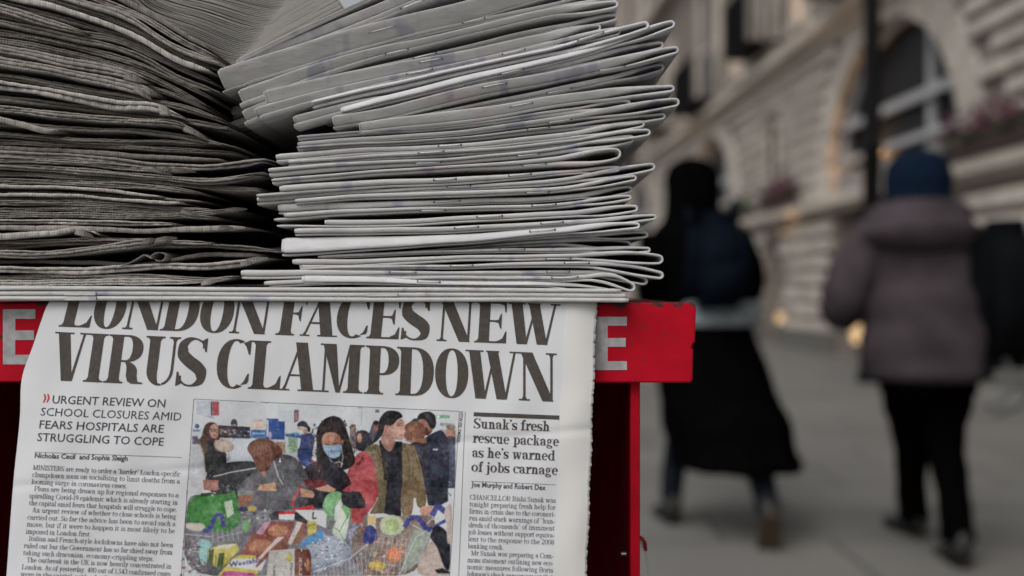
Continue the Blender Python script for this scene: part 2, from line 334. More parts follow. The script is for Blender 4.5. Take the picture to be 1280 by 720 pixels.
# ledges, cornices
for z0, z1, d in ((2.36, 2.52, .22), (2.28, 2.36, .12), (5.16, 5.34, .36), (5.02, 5.16, .20), (4.94, 5.02, .10), (9.6, 9.9, .4), (14.4, 14.9, .5)):
    q = MB(); q.box((-5.9, .002, z0+.001), (59.9, d, z1-.001), bev=.02); bobj(q, 'cornice', M_trim)
for c in (19.3, 29.9, 8.7):                                         # niche windows
    q = MB(); q.box((c-.28, -.001, 3.15), (c+.28, .012, 4.25)); o = bobj(q, 'window', M_glass); q = MB()
    for a in ((c-.33, 3.1, c-.28, 4.3), (c+.28, 3.1, c+.33, 4.3), (c-.28, 4.25, c+.28, 4.3), (c-.28, 3.1, c+.28, 3.15)): q.box((a[0], .0, a[1]), (a[2], .07, a[3]))
    bobj(q, 'frame', M_trim, o)
# arched windows
for c, r in ARCH[:3]:
    q = MB(); P = [(c+(r-.02)*math.cos(PI*k/24), ZS+(r-.02)*math.sin(PI*k/24)) for k in range(25)]; q.add([(x, -.27, z) for x, z in P], [tuple(range(25))]); q.add([(x, -.29, z) for x, z in P], [tuple(range(25))[::-1]]); o = bobj(q, 'arched_window', M_glass)
    q = MB(); F0 = -.25
    def zt(s): return ZS+math.sqrt(max(0, (r-.05)**2-(s-c)**2))
    for ds, w_ in ((-.95, .10), (1.08, .10), (-2.12, .07), (2.12, .07)): q.box((c+ds-w_/2, F0, ZS), (c+ds+w_/2, F0+.09, zt(c+ds)))
    for z_, w_ in ((3.62, .12), (3.08, .09), (2.56, .1)):
        hw = math.sqrt(max(.1, (r-.05)**2-(z_-ZS)**2)); q.box((c-hw, F0+.092, z_-w_/2), (c+hw, F0+.16, z_+w_/2))
    rs = []
    for k in range(25):
        a = PI*k/24; rs.append([(c+(r-.0)*math.cos(a), F0-.01, ZS+(r-.0)*math.sin(a)), (c+(r-.05)*math.cos(a), F0-.01, ZS+(r-.05)*math.sin(a)), (c+(r-.05)*math.cos(a), F0+.05, ZS+(r-.05)*math.sin(a)), (c+r*math.cos(a), F0+.1, ZS+r*math.sin(a))])
    q.rings(rs); bobj(q, 'frame', M_frame, o)
    q = MB(); q.box((c-1.95, -.08, 2.80), (c+1.95, -.0, 2.87)); q.box((c-1.95, -.08, 2.53), (c+1.95, -.0, 2.62))
    for k in range(22): s_ = c-1.95+k*.183; q.tube([(s_, -.04, 2.6), (s_, -.04, 2.68), (s_, -.04, 2.76), (s_, -.04, 2.82)], [.025, .045, .04, .025], 6)
    bobj(q, 'balustrade', M_bal)
# upper storey windows
def up_window(s, w_, z0, z1, lit=None, rail=False):
    q = MB(); q.box((s-w_/2, -.001, z0), (s+w_/2, .015, z1)); o = bobj(q, 'window', lit or M_skyglass); q = MB()
    for a in ((s-w_/2-.14, z0, s-w_/2, z1), (s+w_/2, z0, s+w_/2+.14, z1), (s-w_/2-.14, z1, s+w_/2+.14, z1+.2)): q.box((a[0], 0, a[1]), (a[2], .14, a[3]))
    q.box((s-w_/2-.2, 0, z0-.14), (s+w_/2+.2, .2, z0)); q.box((s-.03, .0152, z0), (s+.03, .05, z1)); q.box((s-w_/2, .0153, (z0+z1)/2), (s+w_/2, .048, (z0+z1)/2+.06)); bobj(q, 'frame', M_trim, o)
    if rail:
        q = MB(); q.box((s-w_/2-.3, .02, z0-.02), (s+w_/2+.3, .75, z0+.03)); q.box((s-w_/2-.3, .70, z0+1.0), (s+w_/2+.3, .75, z0+1.06))
        k = s-w_/2-.28
        while k < s+w_/2+.3: q.box((k, .71, z0+.03), (k+.035, .74, z0+1.0)); k += .13
        for t in (.1, .3, .5):
            for e in (s-w_/2-.29, s+w_/2+.27): q.box((e, t, z0+.03), (e+.02, t+.03, z0+1.0))
        bobj(q, 'balcony_railing', M_rail, o)
M_lit = mat('lit_window', (.5, .4, .3), .5, emit=(1, .62, .30), estr=1.1)
for c in (3.4, 14.0, 24.6, 35.2):
    up_window(c, 1.9, 5.5, 8.6, rail=True); up_window(c, 1.7, 10.3, 12.8)
for c in (8.7, 19.5, 29.9, 40): up_window(c, 1.0, 5.7, 8.2, rail=True); up_window(c, 1.1, 10.3, 12.8)
for c, z0 in ((17.55, 5.75), (21.9, 5.75), (11.2, 5.75), (27.6, 5.75)): up_window(c, .42, z0, z0+.75, lit=M_lit)
# flower boxes
M_leaf = mat('flower_leaves', (.055, .10, .03), .8); M_mag = mat('magenta_petals', (.11, .008, .055), .7); M_box = mat('planter', (.05, .03, .03), .8)
def flowers(s0, s1, z, mag, label):
    r = random.Random(int(s0*10)); root = empty('flower_box', (0, 0, 0), label=label, cat='flower box', group='flower boxes on the stone building'); root.parent = None
    Mx = Matrix.Translation(B.location) @ Matrix.Rotation(B.rotation_euler.z, 4, 'Z'); loc = Mx @ Vector(((s0+s1)/2, .14, z)); root.location = loc; root.rotation_euler = B.rotation_euler; h = (s1-s0)/2
    q = MB(); q.box((-h, -.11, .0), (h, .11, .16), bev=.01); o = q.obj('box', M_box, root)
    for nm, mt, cnt, zz in (('leaves', M_leaf, 260, .30), ('petals', M_mag, 420 if mag else 0, .42)):
        if not cnt: continue
        q = MB()
        for k in range(cnt):
            c = Vector((r.uniform(-h, h), r.gauss(.05, .09), .12+r.random()**.7*zz*(.75+.25*math.sin(r.random()*9)))); a = r.uniform(0, 6.3); e = r.uniform(-.9, .9); sz = r.uniform(.03, .065)
            u = Vector((math.cos(a), math.sin(a), e)).normalized()*sz; v_ = u.cross(Vector((r.uniform(-1, 1), r.uniform(-1, 1), 1))).normalized()*sz*.6
            q.add([c-u, c-v_, c+u, c+v_], [(0, 1, 2, 3)])
        tag(q.obj(nm, mt, root), kind='stuff')
flowers(9.6, 11.75, 2.53, True, 'flower box of magenta blooms on the ledge at the right edge of the photo')
flowers(17.4, 19.5, 2.53, True, 'smaller looking flower box of magenta blooms on the ledge between the two people')
flowers(20.2, 22.3, 2.53, False, 'flower box of green leaves only, beside the woman in black')
# lamps of the shop front and the light they throw on the arch
M_bulb = mat('warm_lamp_glass', (1, .7, .4), .5, emit=(1, .60, .25), estr=.42); M_bulb2 = mat('warm_lamp_glass_dim', (1, .7, .4), .5, emit=(1, .62, .32), estr=.14); M_bulb3 = mat('warm_lamp_glass_faint', (.5, .35, .2), .5, emit=(1, .62, .32), estr=.15)
Mx = Matrix.Translation(B.location) @ Matrix.Rotation(B.rotation_euler.z, 4, 'Z')
def wall_lamp(s, z, y, hh, m_, label, e):
    root = empty('wall_lamp', Mx @ Vector((s, y, z)), label=label, cat='lamp'); q = MB(); q.tube([(0, 0, 0), (0, 0, hh*.3), (0, 0, hh*.8), (0, 0, hh)], [.07, .085, .085, .05], 12); q.obj('lamp_glass', m_, root)
    q = MB(); q.tube([(0, 0, hh+.001), (0, 0, hh+.05)], [.09, .03], 12); q.tube([(0, 0, -.05), (0, 0, -.001)], [.03, .08], 12); q.obj('lamp_cap', M_rail, root)
    if e:
        ld = bpy.data.lights.new('lamp_light', 'AREA'); ld.size = .12; lo = bpy.data.objects.new('lamp_light', ld); COL.objects.link(lo); ld.energy = e; ld.color = (1, .52, .2); lo.parent = root; lo.location = (0, 0, hh+.1); lo.rotation_euler = (Mx.to_3x3() @ Vector((.8, -.1, .6))).to_track_quat('-Z', 'Y').to_euler()
    return root
wall_lamp(14.9, .24, .06, .30, M_bulb, 'small warm lamp low in the dark shop front beneath the big arch', 0)
wall_lamp(18.35, .42, .16, .2, M_bulb2, 'small dim round lamp at the foot of the pale pier', 0)
for s_, z_, y_, e_, lb in ((14.5, 2.64, -.12, 36, 'uplighter lamp on the sill inside the big arched window'), (17.6, 2.0, .32, 1.2, 'warm lamp under the ledge of the pale pier'), (20.9, 2.0, .32, 1.2, 'warm lamp under the ledge behind the woman in black'), (25.1, 2.64, -.12, 36, 'uplighter lamp on the sill of the farther arched window')):
    wall_lamp(s_, z_, y_, .08, M_bulb3, lb, e_)
# ------------------------------------------------------------------ lamp post
lp = empty('lamp_post', ((1090-640)/FPX*11.3, 11.3, 0), label='tall black iron lamp post rising behind the person in the blue hat', cat='lamp post')
q = MB(); prof = [(0, .17), (.10, .17), (.12, .14), (.45, .135), (.50, .15), (.55, .12), (.95, .10), (1.0, .115), (1.05, .09), (2.6, .105), (2.65, .13), (2.7, .10), (7.2, .085), (7.25, .08), (7.3, .05)]
q.rings([[(r*math.cos(2*PI*k/18), r*math.sin(2*PI*k/18), z) for k in range(18)] for z, r in prof]); q.obj('pole', M_rail, lp, smooth=True)
q = MB()
for s_ in (-1, 1): q.tube([(0, 0, 6.7), (s_*.3, 0, 7.1), (s_*.7, 0, 7.15), (s_*.9, 0, 6.95)], .03, 8)
q.obj('arm', M_rail, lp)
for s_ in (-1, 1):
    q = MB(); q.rings([[(s_*.9+r*math.cos(2*PI*k/12), r*math.sin(2*PI*k/12), z) for k in range(12)] for z, r in ((6.4, .09), (6.5, .16), (6.85, .2), (6.95, .06))]); q.obj('lantern', M_frame, lp)
# ------------------------------------------------------------------ people
def skinned(name, V, Ed, R, m, parent, root=0, sub=2):
    me = bpy.data.meshes.new(name); me.from_pydata(V, Ed, []); o = bpy.data.objects.new(name, me); COL.objects.link(o); o.parent = parent
    sk = o.modifiers.new('skin', 'SKIN'); sk.use_smooth_shade = True
    for i, r in enumerate(R): me.skin_vertices[0].data[i].radius = (r, r) if not isinstance(r, tuple) else r
    me.skin_vertices[0].data[root].use_root = True
    s = o.modifiers.new('sub', 'SUBSURF'); s.levels = s.render_levels = sub
    me.materials.append(m); return o
def loft(name, rows, m, parent, n=28, fold=0, fk=7, seed=0, caps=True, smooth=True, tilt=0):
    """rows: (x, y, z, rx, ry[, fold]) rings, with cloth folds"""
    mb = MB(); rs = []; r_ = random.Random(seed); ph = [r_.uniform(0, 6.3) for _ in range(3)]
    K = 4; P = []
    for i in range(len(rows)-1):
        p0, p1, p2, p3 = rows[max(0, i-1)], rows[i], rows[i+1], rows[min(len(rows)-1, i+2)]
        for k in range(K):
            u = k/K; P.append(tuple(.5*((2*p1[j])+(-p0[j]+p2[j])*u+(2*p0[j]-5*p1[j]+4*p2[j]-p3[j])*u*u+(-p0[j]+3*p1[j]-3*p2[j]+p3[j])*u**3) for j in range(len(p1))))
    P.append(rows[-1])
    for i, p in enumerate(P):
        x, y, z, rx, ry = p[:5]; f = (p[5] if len(p) > 5 else fold); ring = []
        for k in range(n):
            a = 2*PI*k/n; q = 1+f*(math.sin(fk*a+ph[0]+i*.12)*.6+math.sin((fk*2-1)*a+ph[1]-i*.2)*.3)+f*.5*math.sin(i*1.3+ph[2]+2*math.sin(a))
            ring.append((x+max(.002, rx)*q*math.cos(a), y+max(.002, ry)*q*math.sin(a), z+tilt*math.sin(a)))
        rs.append(ring)
    mb.rings(rs, caps=caps); return mb.obj(name, m, parent, smooth=smooth)
def limb(name, pts, rad, m, parent, n=18, fold=.03, seed=0):
    mb = MB(); P = []; K = 5
    for i in range(len(pts)-1):
        g = lambda j: pts[max(0, min(len(pts)-1, j))]+(rad[max(0, min(len(rad)-1, j))],)
        p0, p1, p2, p3 = g(i-1), g(i), g(i+1), g(i+2)
        for k in range(K):
            u = k/K; P.append(tuple(.5*((2*p1[j])+(-p0[j]+p2[j])*u+(2*p0[j]-5*p1[j]+4*p2[j]-p3[j])*u*u+(-p0[j]+3*p1[j]-3*p2[j]+p3[j])*u**3) for j in range(4)))
    P.append(pts[-1]+(rad[-1],)); r_ = random.Random(seed); rs = []
    for i, p in enumerate(P):
        a_, b_ = Vector(P[max(0, i-1)][:3]), Vector(P[min(len(P)-1, i+1)][:3]); d = (b_-a_).normalized(); u = d.cross(Vector((0, 1, 0) if abs(d.y) < .8 else (1, 0, 0))).normalized(); v_ = u.cross(d)
        rr = p[3]*(1+fold*math.sin(i*1.9+seed)); rs.append([Vector(p[:3])+u*math.cos(2*PI*k/n)*rr*(1+fold*math.sin(3*2*PI*k/n+i*.7))+v_*math.sin(2*PI*k/n)*rr for k in range(n)])
    mb.rings(rs); return mb.obj(name, m, parent, smooth=True)
M_skin = mat('skin', (.42, .25, .18), .6)
def body(parent, H, hip, feet, knees, hands, elbows, head):
    """one skinned body: pelvis, spine, neck, head, arms with five-fingered hands, legs"""
    V = []; E_ = []; R = []
    def a(p, r, par=None): V.append(tuple(p)); R.append(r); (E_.append((par, len(V)-1)) if par is not None else None); return len(V)-1
    pel = a(hip, (.15, .10)); wa = a((hip[0], hip[1], hip[2]+.16), (.12, .09), pel); chx = a((hip[0]*.5+head[0]*.5, hip[1]*.5+head[1]*.5, hip[2]+.36), (.15, .10), wa)
    nk = a((head[0], head[1]-.01, head[2]-.20), (.055, .055), chx); h1 = a((head[0], head[1]+.005, head[2]-.09), (.065, .075), nk); h2 = a((head[0], head[1], head[2]), (.078, .092), h1); a((head[0], head[1], head[2]+.075), (.055, .065), h2)
    for s, (f, k, hd, el) in enumerate(zip(feet, knees, hands, elbows)):
        sx = -1 if s == 0 else 1
        hj = a((hip[0]+sx*.085, hip[1], hip[2]-.06), .088, pel); kn = a(k, .045, hj); ca = a((k[0]*.6+f[0]*.4, k[1]*.6+f[1]*.4-.015, k[2]*.6+f[2]*.4), .038, kn); an = a(f, .030, ca); to = a((f[0], f[1]+.07, max(.03, f[2]-.045)), .020, an)
        sh = a((head[0]+sx*.17, head[1], head[2]-.27), .055, chx); e = a(el, .042, sh); fo = a(((el[0]+hd[0])/2, (el[1]+hd[1])/2, (el[2]+hd[2])/2), .038, e); wr = a(hd, .026, fo)
        d = (Vector(hd)-Vector(el)).normalized(); side = d.cross(Vector((0, 0, 1))); side = side.normalized() if side.length > .1 else Vector((0, 1, 0)); pal = a(Vector(hd)+d*.05, (.036, .016), wr)
        for q, (o_, l_) in enumerate(((-.028, .062), (-.009, .075), (.009, .070), (.027, .055))):
            b0 = a(Vector(hd)+d*.085+side*o_, .0085, pal); b1 = a(Vector(hd)+d*(.085+l_*.5)+side*o_*1.1+Vector((0, 0, -.008)), .008, b0); a(Vector(hd)+d*(.085+l_*.85)+side*o_*1.1+Vector((0, 0, -.024)), .0065, b1)
        t0 = a(Vector(hd)+d*.03-side*.035*1, .010, pal); a(Vector(hd)+d*.07-side*.052+Vector((0, 0, -.01)), .008, t0)
    return skinned('body', V, E_, R, M_skin, parent, 0)
def shoe(f, toe_dir, m, sole, parent, pitch=0):
    """ankle position f; toe direction (x, y); pitch lifts the heel"""
    d = Vector((toe_dir[0], toe_dir[1], 0)).normalized(); s = Vector((-d.y, d.x, 0)); c, sn = math.cos(pitch), math.sin(pitch)
    def T(l, w_, h): return Vector(f)+d*(l*c+h*sn)+s*w_+Vector((0, 0, h*c-l*sn))
    rows = [(-.075, .028, -.045, .04), (-.05, .036, -.07, .05), (.0, .037, -.078, .055), (.05, .040, -.08, .015), (.11, .046, -.082, -.025), (.16, .043, -.082, -.035), (.195, .022, -.078, -.045)]
    mb = MB(); rs = []
    for l, w_, b0, t0 in rows: rs.append([T(l, w_*math.cos(2*PI*k/12), (b0+t0)/2+(t0-b0)/2*math.sin(2*PI*k/12)) for k in range(12)])
    mb.rings(rs); o = mb.obj('shoe', m, parent, smooth=True)
    mb = MB(); rs = [[T(l, w_*1.08*q, -.078-z) for q, z in ((-1, 0), (1, 0), (1, .016), (-1, .016))] for l, w_, b0, t0 in rows]; mb.rings(rs); mb.obj('sole', sole, o)
M_black = mat('black_cloth', (.0022, .0022, .0026), 1, .3, 12, .3, 300, spec=0); M_navy = mat('navy_cloth', (.0035, .0055, .011), .95, .4, 9, .3, 200, spec=.05); M_jean = mat('dark_jeans', (.008, .011, .017), .9, .3, 30, spec=.1)
M_band = mat('pale_grey_band', (.27, .30, .32), .8, .3, 20); M_shoe = mat('black_shoe', (.012, .012, .012), .6); M_tan = mat('brown_sole', (.045, .027, .013), .8)
# --- woman in black
p1 = empty('person', (.86, 4.5, 0), label='person in long black coat and black head covering walking away with a navy backpack', cat='person')
body(p1, 1.66, (.03, 0, .92), [(-.13, .06, .085), (.19, -.42, .13)], [(-.05, .10, .50), (.13, -.12, .50)], [(-.20, .22, .98), (.22, .20, .98)], [(-.23, -.02, 1.12), (.27, -.02, 1.12)], (-.045, .03, 1.555))
loft('head_covering', [(-.04,.03,1.20,.135,.11),(-.04,.02,1.30,.155,.125),(-.045,.01,1.38,.135,.12),(-.045,.01,1.45,.122,.125),(-.045,.01,1.55,.125,.135),(-.045,.015,1.62,.106,.116),(-.045,.02,1.655,.045,.055),(-.045,.02,1.662,.004,.004)], M_black, p1, fold=.035, seed=1)
loft('coat', [(.125,-.10,.30,.275,.36,.085),(.09,-.08,.46,.27,.31,.07),(.05,-.03,.66,.25,.24,.04),(.03,0,.90,.195,.165,.02),(.02,0,1.05,.205,.155,.015),(.0,0,1.22,.225,.155,.012),(-.015,0,1.33,.205,.14,.01),(-.03,0,1.385,.13,.105,.01)], M_black, p1, n=44, fk=8, seed=3)
for s in (0, 1):
    sx = (-.225, .20)[s]; limb('sleeve', [(sx*.82-.02, 0, 1.30), (sx*1.05, -.02, 1.12), ((-.22, .22)[s], .12, 1.02), ((-.205, .215)[s], .20, .985)], [.08, .07, .06, .05], M_black, p1, seed=s)
limb('trouser_leg', [(-.02, .02, .60), (-.05, .09, .48), (-.12, .05, .25), (-.13, .06, .11)], [.09, .075, .056, .05], M_jean, p1, seed=5); limb('trouser_leg', [(.10, -.05, .62), (.13, -.12, .50), (.18, -.33, .28), (.19, -.42, .15)], [.09, .075, .056, .05], M_jean, p1, seed=6)
shoe((-.13, .06, .085), (-.15, 1), M_shoe, M_shoe, p1); shoe((.19, -.42, .145), (.1, 1), M_shoe, M_tan, p1, pitch=1.05)
# backpack with band
bp = empty('backpack', (.885, 4.29, 1.0), label='navy backpack with pale grey lower band on the back of the person in black', cat='backpack')
def soft_box(name, c, sz, m, parent, bev=.06, n=2):
    bm = bmesh.new(); bmesh.ops.create_cube(bm, size=1)
    for v in bm.verts: v.co = Vector((c[0]+v.co.x*sz[0]*(1 if v.co.z < 0 else .78), c[1]+v.co.y*sz[1]*(1 if v.co.z < 0 else .8), c[2]+v.co.z*sz[2]))
    bmesh.ops.bevel(bm, geom=list(bm.edges), offset=bev, segments=4, affect='EDGES'); bmesh.ops.subdivide_edges(bm, edges=bm.edges[:], cuts=1, use_grid_fill=True)
    r_ = random.Random(int(c[2]*100))
    for v in bm.verts: v.co += Vector((0, math.sin(v.co.z*22+v.co.x*9)*.006, math.sin(v.co.x*17)*.004))
    me = bpy.data.meshes.new(name); bm.to_mesh(me); bm.free(); me.materials.append(m)
    for p in me.polygons: p.use_smooth = True
    o = bpy.data.objects.new(name, me); COL.objects.link(o); o.parent = parent; return o
soft_box('bag', (0, .0, .19), (.30, .17, .42), M_navy, bp); soft_box('front_pocket', (0, -.10, .10), (.22, .07, .20), M_navy, bp, .03)
for s in (-1, 1): limb('strap', [(s*.10, .09, .36), (s*.11, .14, .44), (s*.12, .22, .44), (s*.13, .34, .34)], [.02, .02, .02, .02], M_navy, bp, n=8)
loft('jacket_tied_round_waist', [(.03,.21,-.095,.205,.185,.02),(.03,.21,-.06,.215,.195,.03),(.03,.21,-.03,.20,.18,.02),(.03,.21,-.012,.212,.192,.03),(.03,.21,.01,.195,.178,.02)], M_band, bp, n=30, seed=4)

# --- person in the grey hooded jacket
M_jack = mat('mauve_grey_jacket', (.058, .047, .053), .95, .35, 8, .5, 120, spec=.1); M_hat = mat('navy_knit_hat', (.003, .010, .024), .95, .3, 60, .6, 300, spec=.1); M_trs = mat('black_trousers', (.0018, .0018, .002), 1, spec=0)
p2 = empty('person', (1.60, 3.9, 0), label='person in mauve grey hooded jacket and navy knitted hat walking away at right', cat='person')
body(p2, 1.62, (.03, 0, .86), [(.14, .42, .085), (.12, -.04, .085)], [(.05, .22, .47), (.11, .04, .46)], [(-.19, .25, .97), (.20, .22, .95)], [(-.29, .02, 1.03), (.27, .0, 1.05)], (-.01, .0, 1.50))
loft('hat', [(-.01,.0,1.385,.118,.122),(-.01,.0,1.42,.130,.134),(-.01,0,1.44,.124,.130),(-.01,0,1.50,.126,.132),(-.01,0,1.56,.108,.114),(-.01,0,1.60,.068,.074),(-.01,0,1.615,.004,.004)], M_hat, p2, n=36, fold=.012, fk=18, seed=2)
loft('jacket', [(.03,-.005,.715,.222,.19,.04),(.03,-.005,.78,.25,.215,.05),(.03,-.005,.92,.255,.215,.05),(.02,0,1.06,.245,.20,.055),(.01,0,1.20,.245,.18,.04),(.0,0,1.30,.205,.155,.015),(-.01,0,1.36,.13,.12,.01)], M_jack, p2, n=40, fk=5, seed=8)
loft('hood', [(-.015,-.05,1.20,.165,.13,.05),(-.05,-.08,1.255,.215,.18,.06),(-.045,-.08,1.325,.20,.175,.07),(-.03,-.06,1.385,.170,.15,.05),(-.01,-.03,1.41,.12,.11,.02)], M_jack, p2, n=32, fk=4, seed=9)
limb('sleeve', [(-.17, 0, 1.27), (-.245, -.01, 1.17), (-.30, .0, 1.03), (-.27, .12, .97), (-.20, .25, .97)], [.095, .095, .088, .075, .06], M_jack, p2, fold=.05, seed=2)
limb('sleeve', [(.17, 0, 1.27), (.235, -.01, 1.17), (.27, .0, 1.05), (.26, .12, .98), (.245, .2, .93)], [.095, .095, .085, .075, .06], M_jack, p2, fold=.05, seed=4)
loft('trousers', [(.03,0,.66,.185,.145),(.03,0,.74,.19,.15),(.03,0,.9,.19,.15)], M_trs, p2)
limb('trouser_leg', [(-.05, 0, .80), (-.02, .10, .66), (.05, .22, .47), (.10, .34, .26), (.14, .41, .09)], [.105, .095, .076, .062, .066], M_trs, p2, seed=1, fold=.04); limb('trouser_leg', [(.11, 0, .80), (.115, .02, .66), (.11, .04, .46), (.125, -.01, .26), (.13, -.04, .09)], [.115, .10, .078, .062, .066], M_trs, p2, seed=2, fold=.04)
shoe((.14, .42, .085), (-.2, 1), M_shoe, M_shoe, p2); shoe((.13, -.04, .085), (.05, 1), M_shoe, M_shoe, p2, pitch=.12)
b2 = empty('backpack', (1.885, 3.76, .79), label='black backpack slung on the right shoulder of the person in the grey jacket', cat='backpack')
o = soft_box('bag', (-.025, 0, .26), (.34, .24, .56), mat('black_bag', (.003, .0035, .0045), .9, .3, 10, spec=.08), b2, .07)
limb('strap', [(-.08, .02, .46), (-.15, .05, .53), (-.17, .15, .53), (-.13, .22, .40)], [.022]*4, M_rail, b2, n=8)
limb('loose_strap', [(-.05, -.05, .02), (-.03, -.07, -.06), (-.07, -.08, -.13), (-.14, -.08, -.16)], [.012]*4, mat('grey_webbing', (.10, .10, .10), .8), b2, n=8, fold=0)
limb('loose_strap', [(.04, -.05, .02), (.05, -.07, -.07), (.0, -.08, -.15), (-.10, -.08, -.19)], [.010]*4, mat('grey_webbing_dark', (.06, .06, .06), .8), b2, n=8, fold=0)
# ------------------------------------------------------------------ serif lettering drawn as polygons (cap height = 1)
def g_arc(cx, cy, rx, ry, T, t, a0, a1, n=14, p=1.0):
    """piece of a ring, thick at its sides (T) and thin at top and bottom (t); angles in degrees"""
    out = []; prev = None
    for i in range(n+1):
        a = math.radians(a0+(a1-a0)*i/n); c, s = math.cos(a), math.sin(a)
        cc = math.copysign(abs(c)**p, c); ss = math.copysign(abs(s)**p, s)
        o = (cx+rx*cc, cy+ry*ss); q = (cx+(rx-T)*cc, cy+(ry-t)*ss)
        if prev: out.append([prev[0], o, q, prev[1]])
        prev = (o, q)
    return out
def g_line(x0, y0, x1, y1, w0, w1=None):      # slanted stroke with level ends, x = left edge
    w1 = w0 if w1 is None else w1
    return [[(x0, y0), (x0+w0, y0), (x1+w1, y1), (x1, y1)]]
def g_rect(x0, y0, x1, y1): return [[(x0, y0), (x1, y0), (x1, y1), (x0, y1)]]
def g_stem(x, T, t, y0, y1, lo='f', hi='f', e=None):
    e = (t*1.1+.045) if e is None else e; b = t*1.1+.02; o = g_rect(x, y0, x+T, y1)
    for k, y, d in ((lo, y0, 1), (hi, y1, -1)):
        if k in 'fl': o.append([(x-e, y), (x+.001, y), (x+.001, y+d*(t*.9+b)), (x-e*.35, y+d*t*1.05), (x-e, y+d*t*.8)])
        if k in 'fr': o.append([(x+T+e, y), (x+T-.001, y), (x+T-.001, y+d*(t*.9+b)), (x+T+e*.35, y+d*t*1.05), (x+T+e, y+d*t*.8)])
        if k == 'F': o.append([(x-e*1.2, y-.05), (x+.001, y), (x+.001, y-.11)])     # flag of lower-case stems
    return o
def g_ball(x, y, r, n=8): return [[(x+r*math.cos(2*PI*i/n), y+r*math.sin(2*PI*i/n)) for i in range(n)]]
def glyph(ch, w, T, t, N=12):
    """capital, small letter, figure or mark inside width w; T thick, t thin"""
    e = t*1.1+.045; X = .69; r = w-e; A = g_arc; S = g_stem; R = g_rect; Ln = g_line
    if ch == 'I': return S((w-T)/2, T, t, 0, 1)
    if ch == 'L': return S(e, T, t, 0, 1)+R(e+T, 0, w, t)+[[(w, 0), (w, .30), (w-.035, .28), (w-.10, .12), (w-.24, t)]]
    if ch in 'EF':
        o = S(e, T, t, 0, 1, 'l' if ch == 'E' else 'f', 'l')+R(e+T, 1-t, w-.02, 1)+[[(w-.02, 1), (w-.20, 1-t), (w-.08, .92), (w-.055, .76), (w-.02, .74)]]
        m = w-.13; o += R(e+T, .535-t/2, m, .535+t/2)+[[(m, .34), (m, .73), (m-.035, .70), (m-.08, .57), (m-.16, .535+t/2), (m-.16, .535-t/2), (m-.08, .49), (m-.035, .37)]]
        if ch == 'E': o += R(e+T, 0, w, t)+[[(w, 0), (w+.0, .30), (w-.035, .28), (w-.10, .12), (w-.24, t)]]
        return o
    if ch == 'T': return S((w-T)/2, T, t, 0, 1, 'f', 'n')+R(.02, 1-t, w-.02, 1)+[[(.02, 1), (.2, 1-t), (.08, .92), (.05, .74), (.02, .74)], [(w-.02, 1), (w-.2, 1-t), (w-.08, .92), (w-.05, .74), (w-.02, .74)]]
    if ch == 'H': return S(e, T, t, 0, 1)+S(r-T, T, t, 0, 1)+R(e+T, .5-t/2, r-T, .5+t/2)
    if ch in 'OQ': return A(w/2, .5, w/2, .515, T, t, 0, 360, 2*N+6, .92)
    if ch == 'D': return S(e, T, t, 0, 1, 'l', 'l')+R(e+T, 0, w*.5, t)+R(e+T, 1-t, w*.5, 1)+A(w*.46, .5, w*.54, .5, T, t, -90, 90, N, .86)
    if ch in 'CG':
        o = A(w*.54, .5, w*.54, .515, T, t, 62, 300, N+4, .92)+[[(w*.54+w*.22, .93), (w-.03, 1.0), (w, 1.0), (w-.005, .70), (w-.04, .70), (w-.10, .86)]]
        if ch == 'G': o += S(w-T-.04, T, t, 0.03, .44, 'n', 'f')
        else: o += [[(w*.54+w*.22, .07), (w-.03, .10), (w, .16), (w, .31), (w-.035, .30), (w-.10, .14)]]
        return o
    if ch in 'PRB':
        hb = .40 if ch == 'P' else .44; cy = 1-(1-hb)/2; ry = (1-hb)/2
        o = S(e, T, t, 0, 1, 'f' if ch != 'B' else 'l', 'l')+R(e+T, 1-t, w*.55, 1)+R(e+T, hb, w*.55, hb+t)+A(w*.50, cy, (w*.5 if ch == 'P' else w*.43), ry, T, t, -90, 90, N, .88)
        if ch == 'R':
            o += A(w*.50, hb-.20, w*.20+T*.5, .22, T, t, 0, 90, 6)+R(w*.70+T*.5-T, .16, w*.70+T*.5, hb-.2)
            o += [[(w*.70+T*.5-T, .165), (w*.70+T*.5, .165), (w*.74+T*.5, .05), (w+.01, .03), (w+.01, 0), (w*.72, 0), (w*.70-T*.32, .05)]]
        if ch == 'B': o += R(e+T, 0, w*.5, t)+A(w*.5, hb/2+t/2, w*.5, hb/2+t/2, T, t, -90, 90, N, .88)
        return o
    if ch in 'SsZz8' and ch in 'Ss':
        H = 1. if ch == 'S' else X; q = 1.03*H; tt = t
        pts = []                                                     # spine drawn with a broad nib
        P = [(w*.90, .80*H, t*.9), (w*.80, .93*H, t*1.1), (w*.55, 1.0*H, t), (w*.30, .96*H, T*.55), (w*.13, .82*H, T*.9), (w*.17, .66*H, T*1.05), (w*.42, .51*H, T*1.1),
             (w*.72, .38*H, T*1.1), (w*.88, .24*H, T*1.0), (w*.82, .09*H, T*.7), (w*.58, .0*H, t*1.2), (w*.34, .01*H, t), (w*.16, .10*H, t*1.1), (w*.09, .2*H, t*.9)]
        K = 3; Q = []
        for i in range(len(P)-1):
            p0, p1, p2, p3 = P[max(i-1, 0)], P[i], P[i+1], P[min(i+2, len(P)-1)]
            for k in range(K):
                u = k/K
                Q.append(tuple(.5*((2*p1[j])+(-p0[j]+p2[j])*u+(2*p0[j]-5*p1[j]+4*p2[j]-p3[j])*u*u+(-p0[j]+3*p1[j]-3*p2[j]+p3[j])*u**3) for j in range(3)))
        Q.append(P[-1]); o = []; pr = None; sy = (H-T*.0)
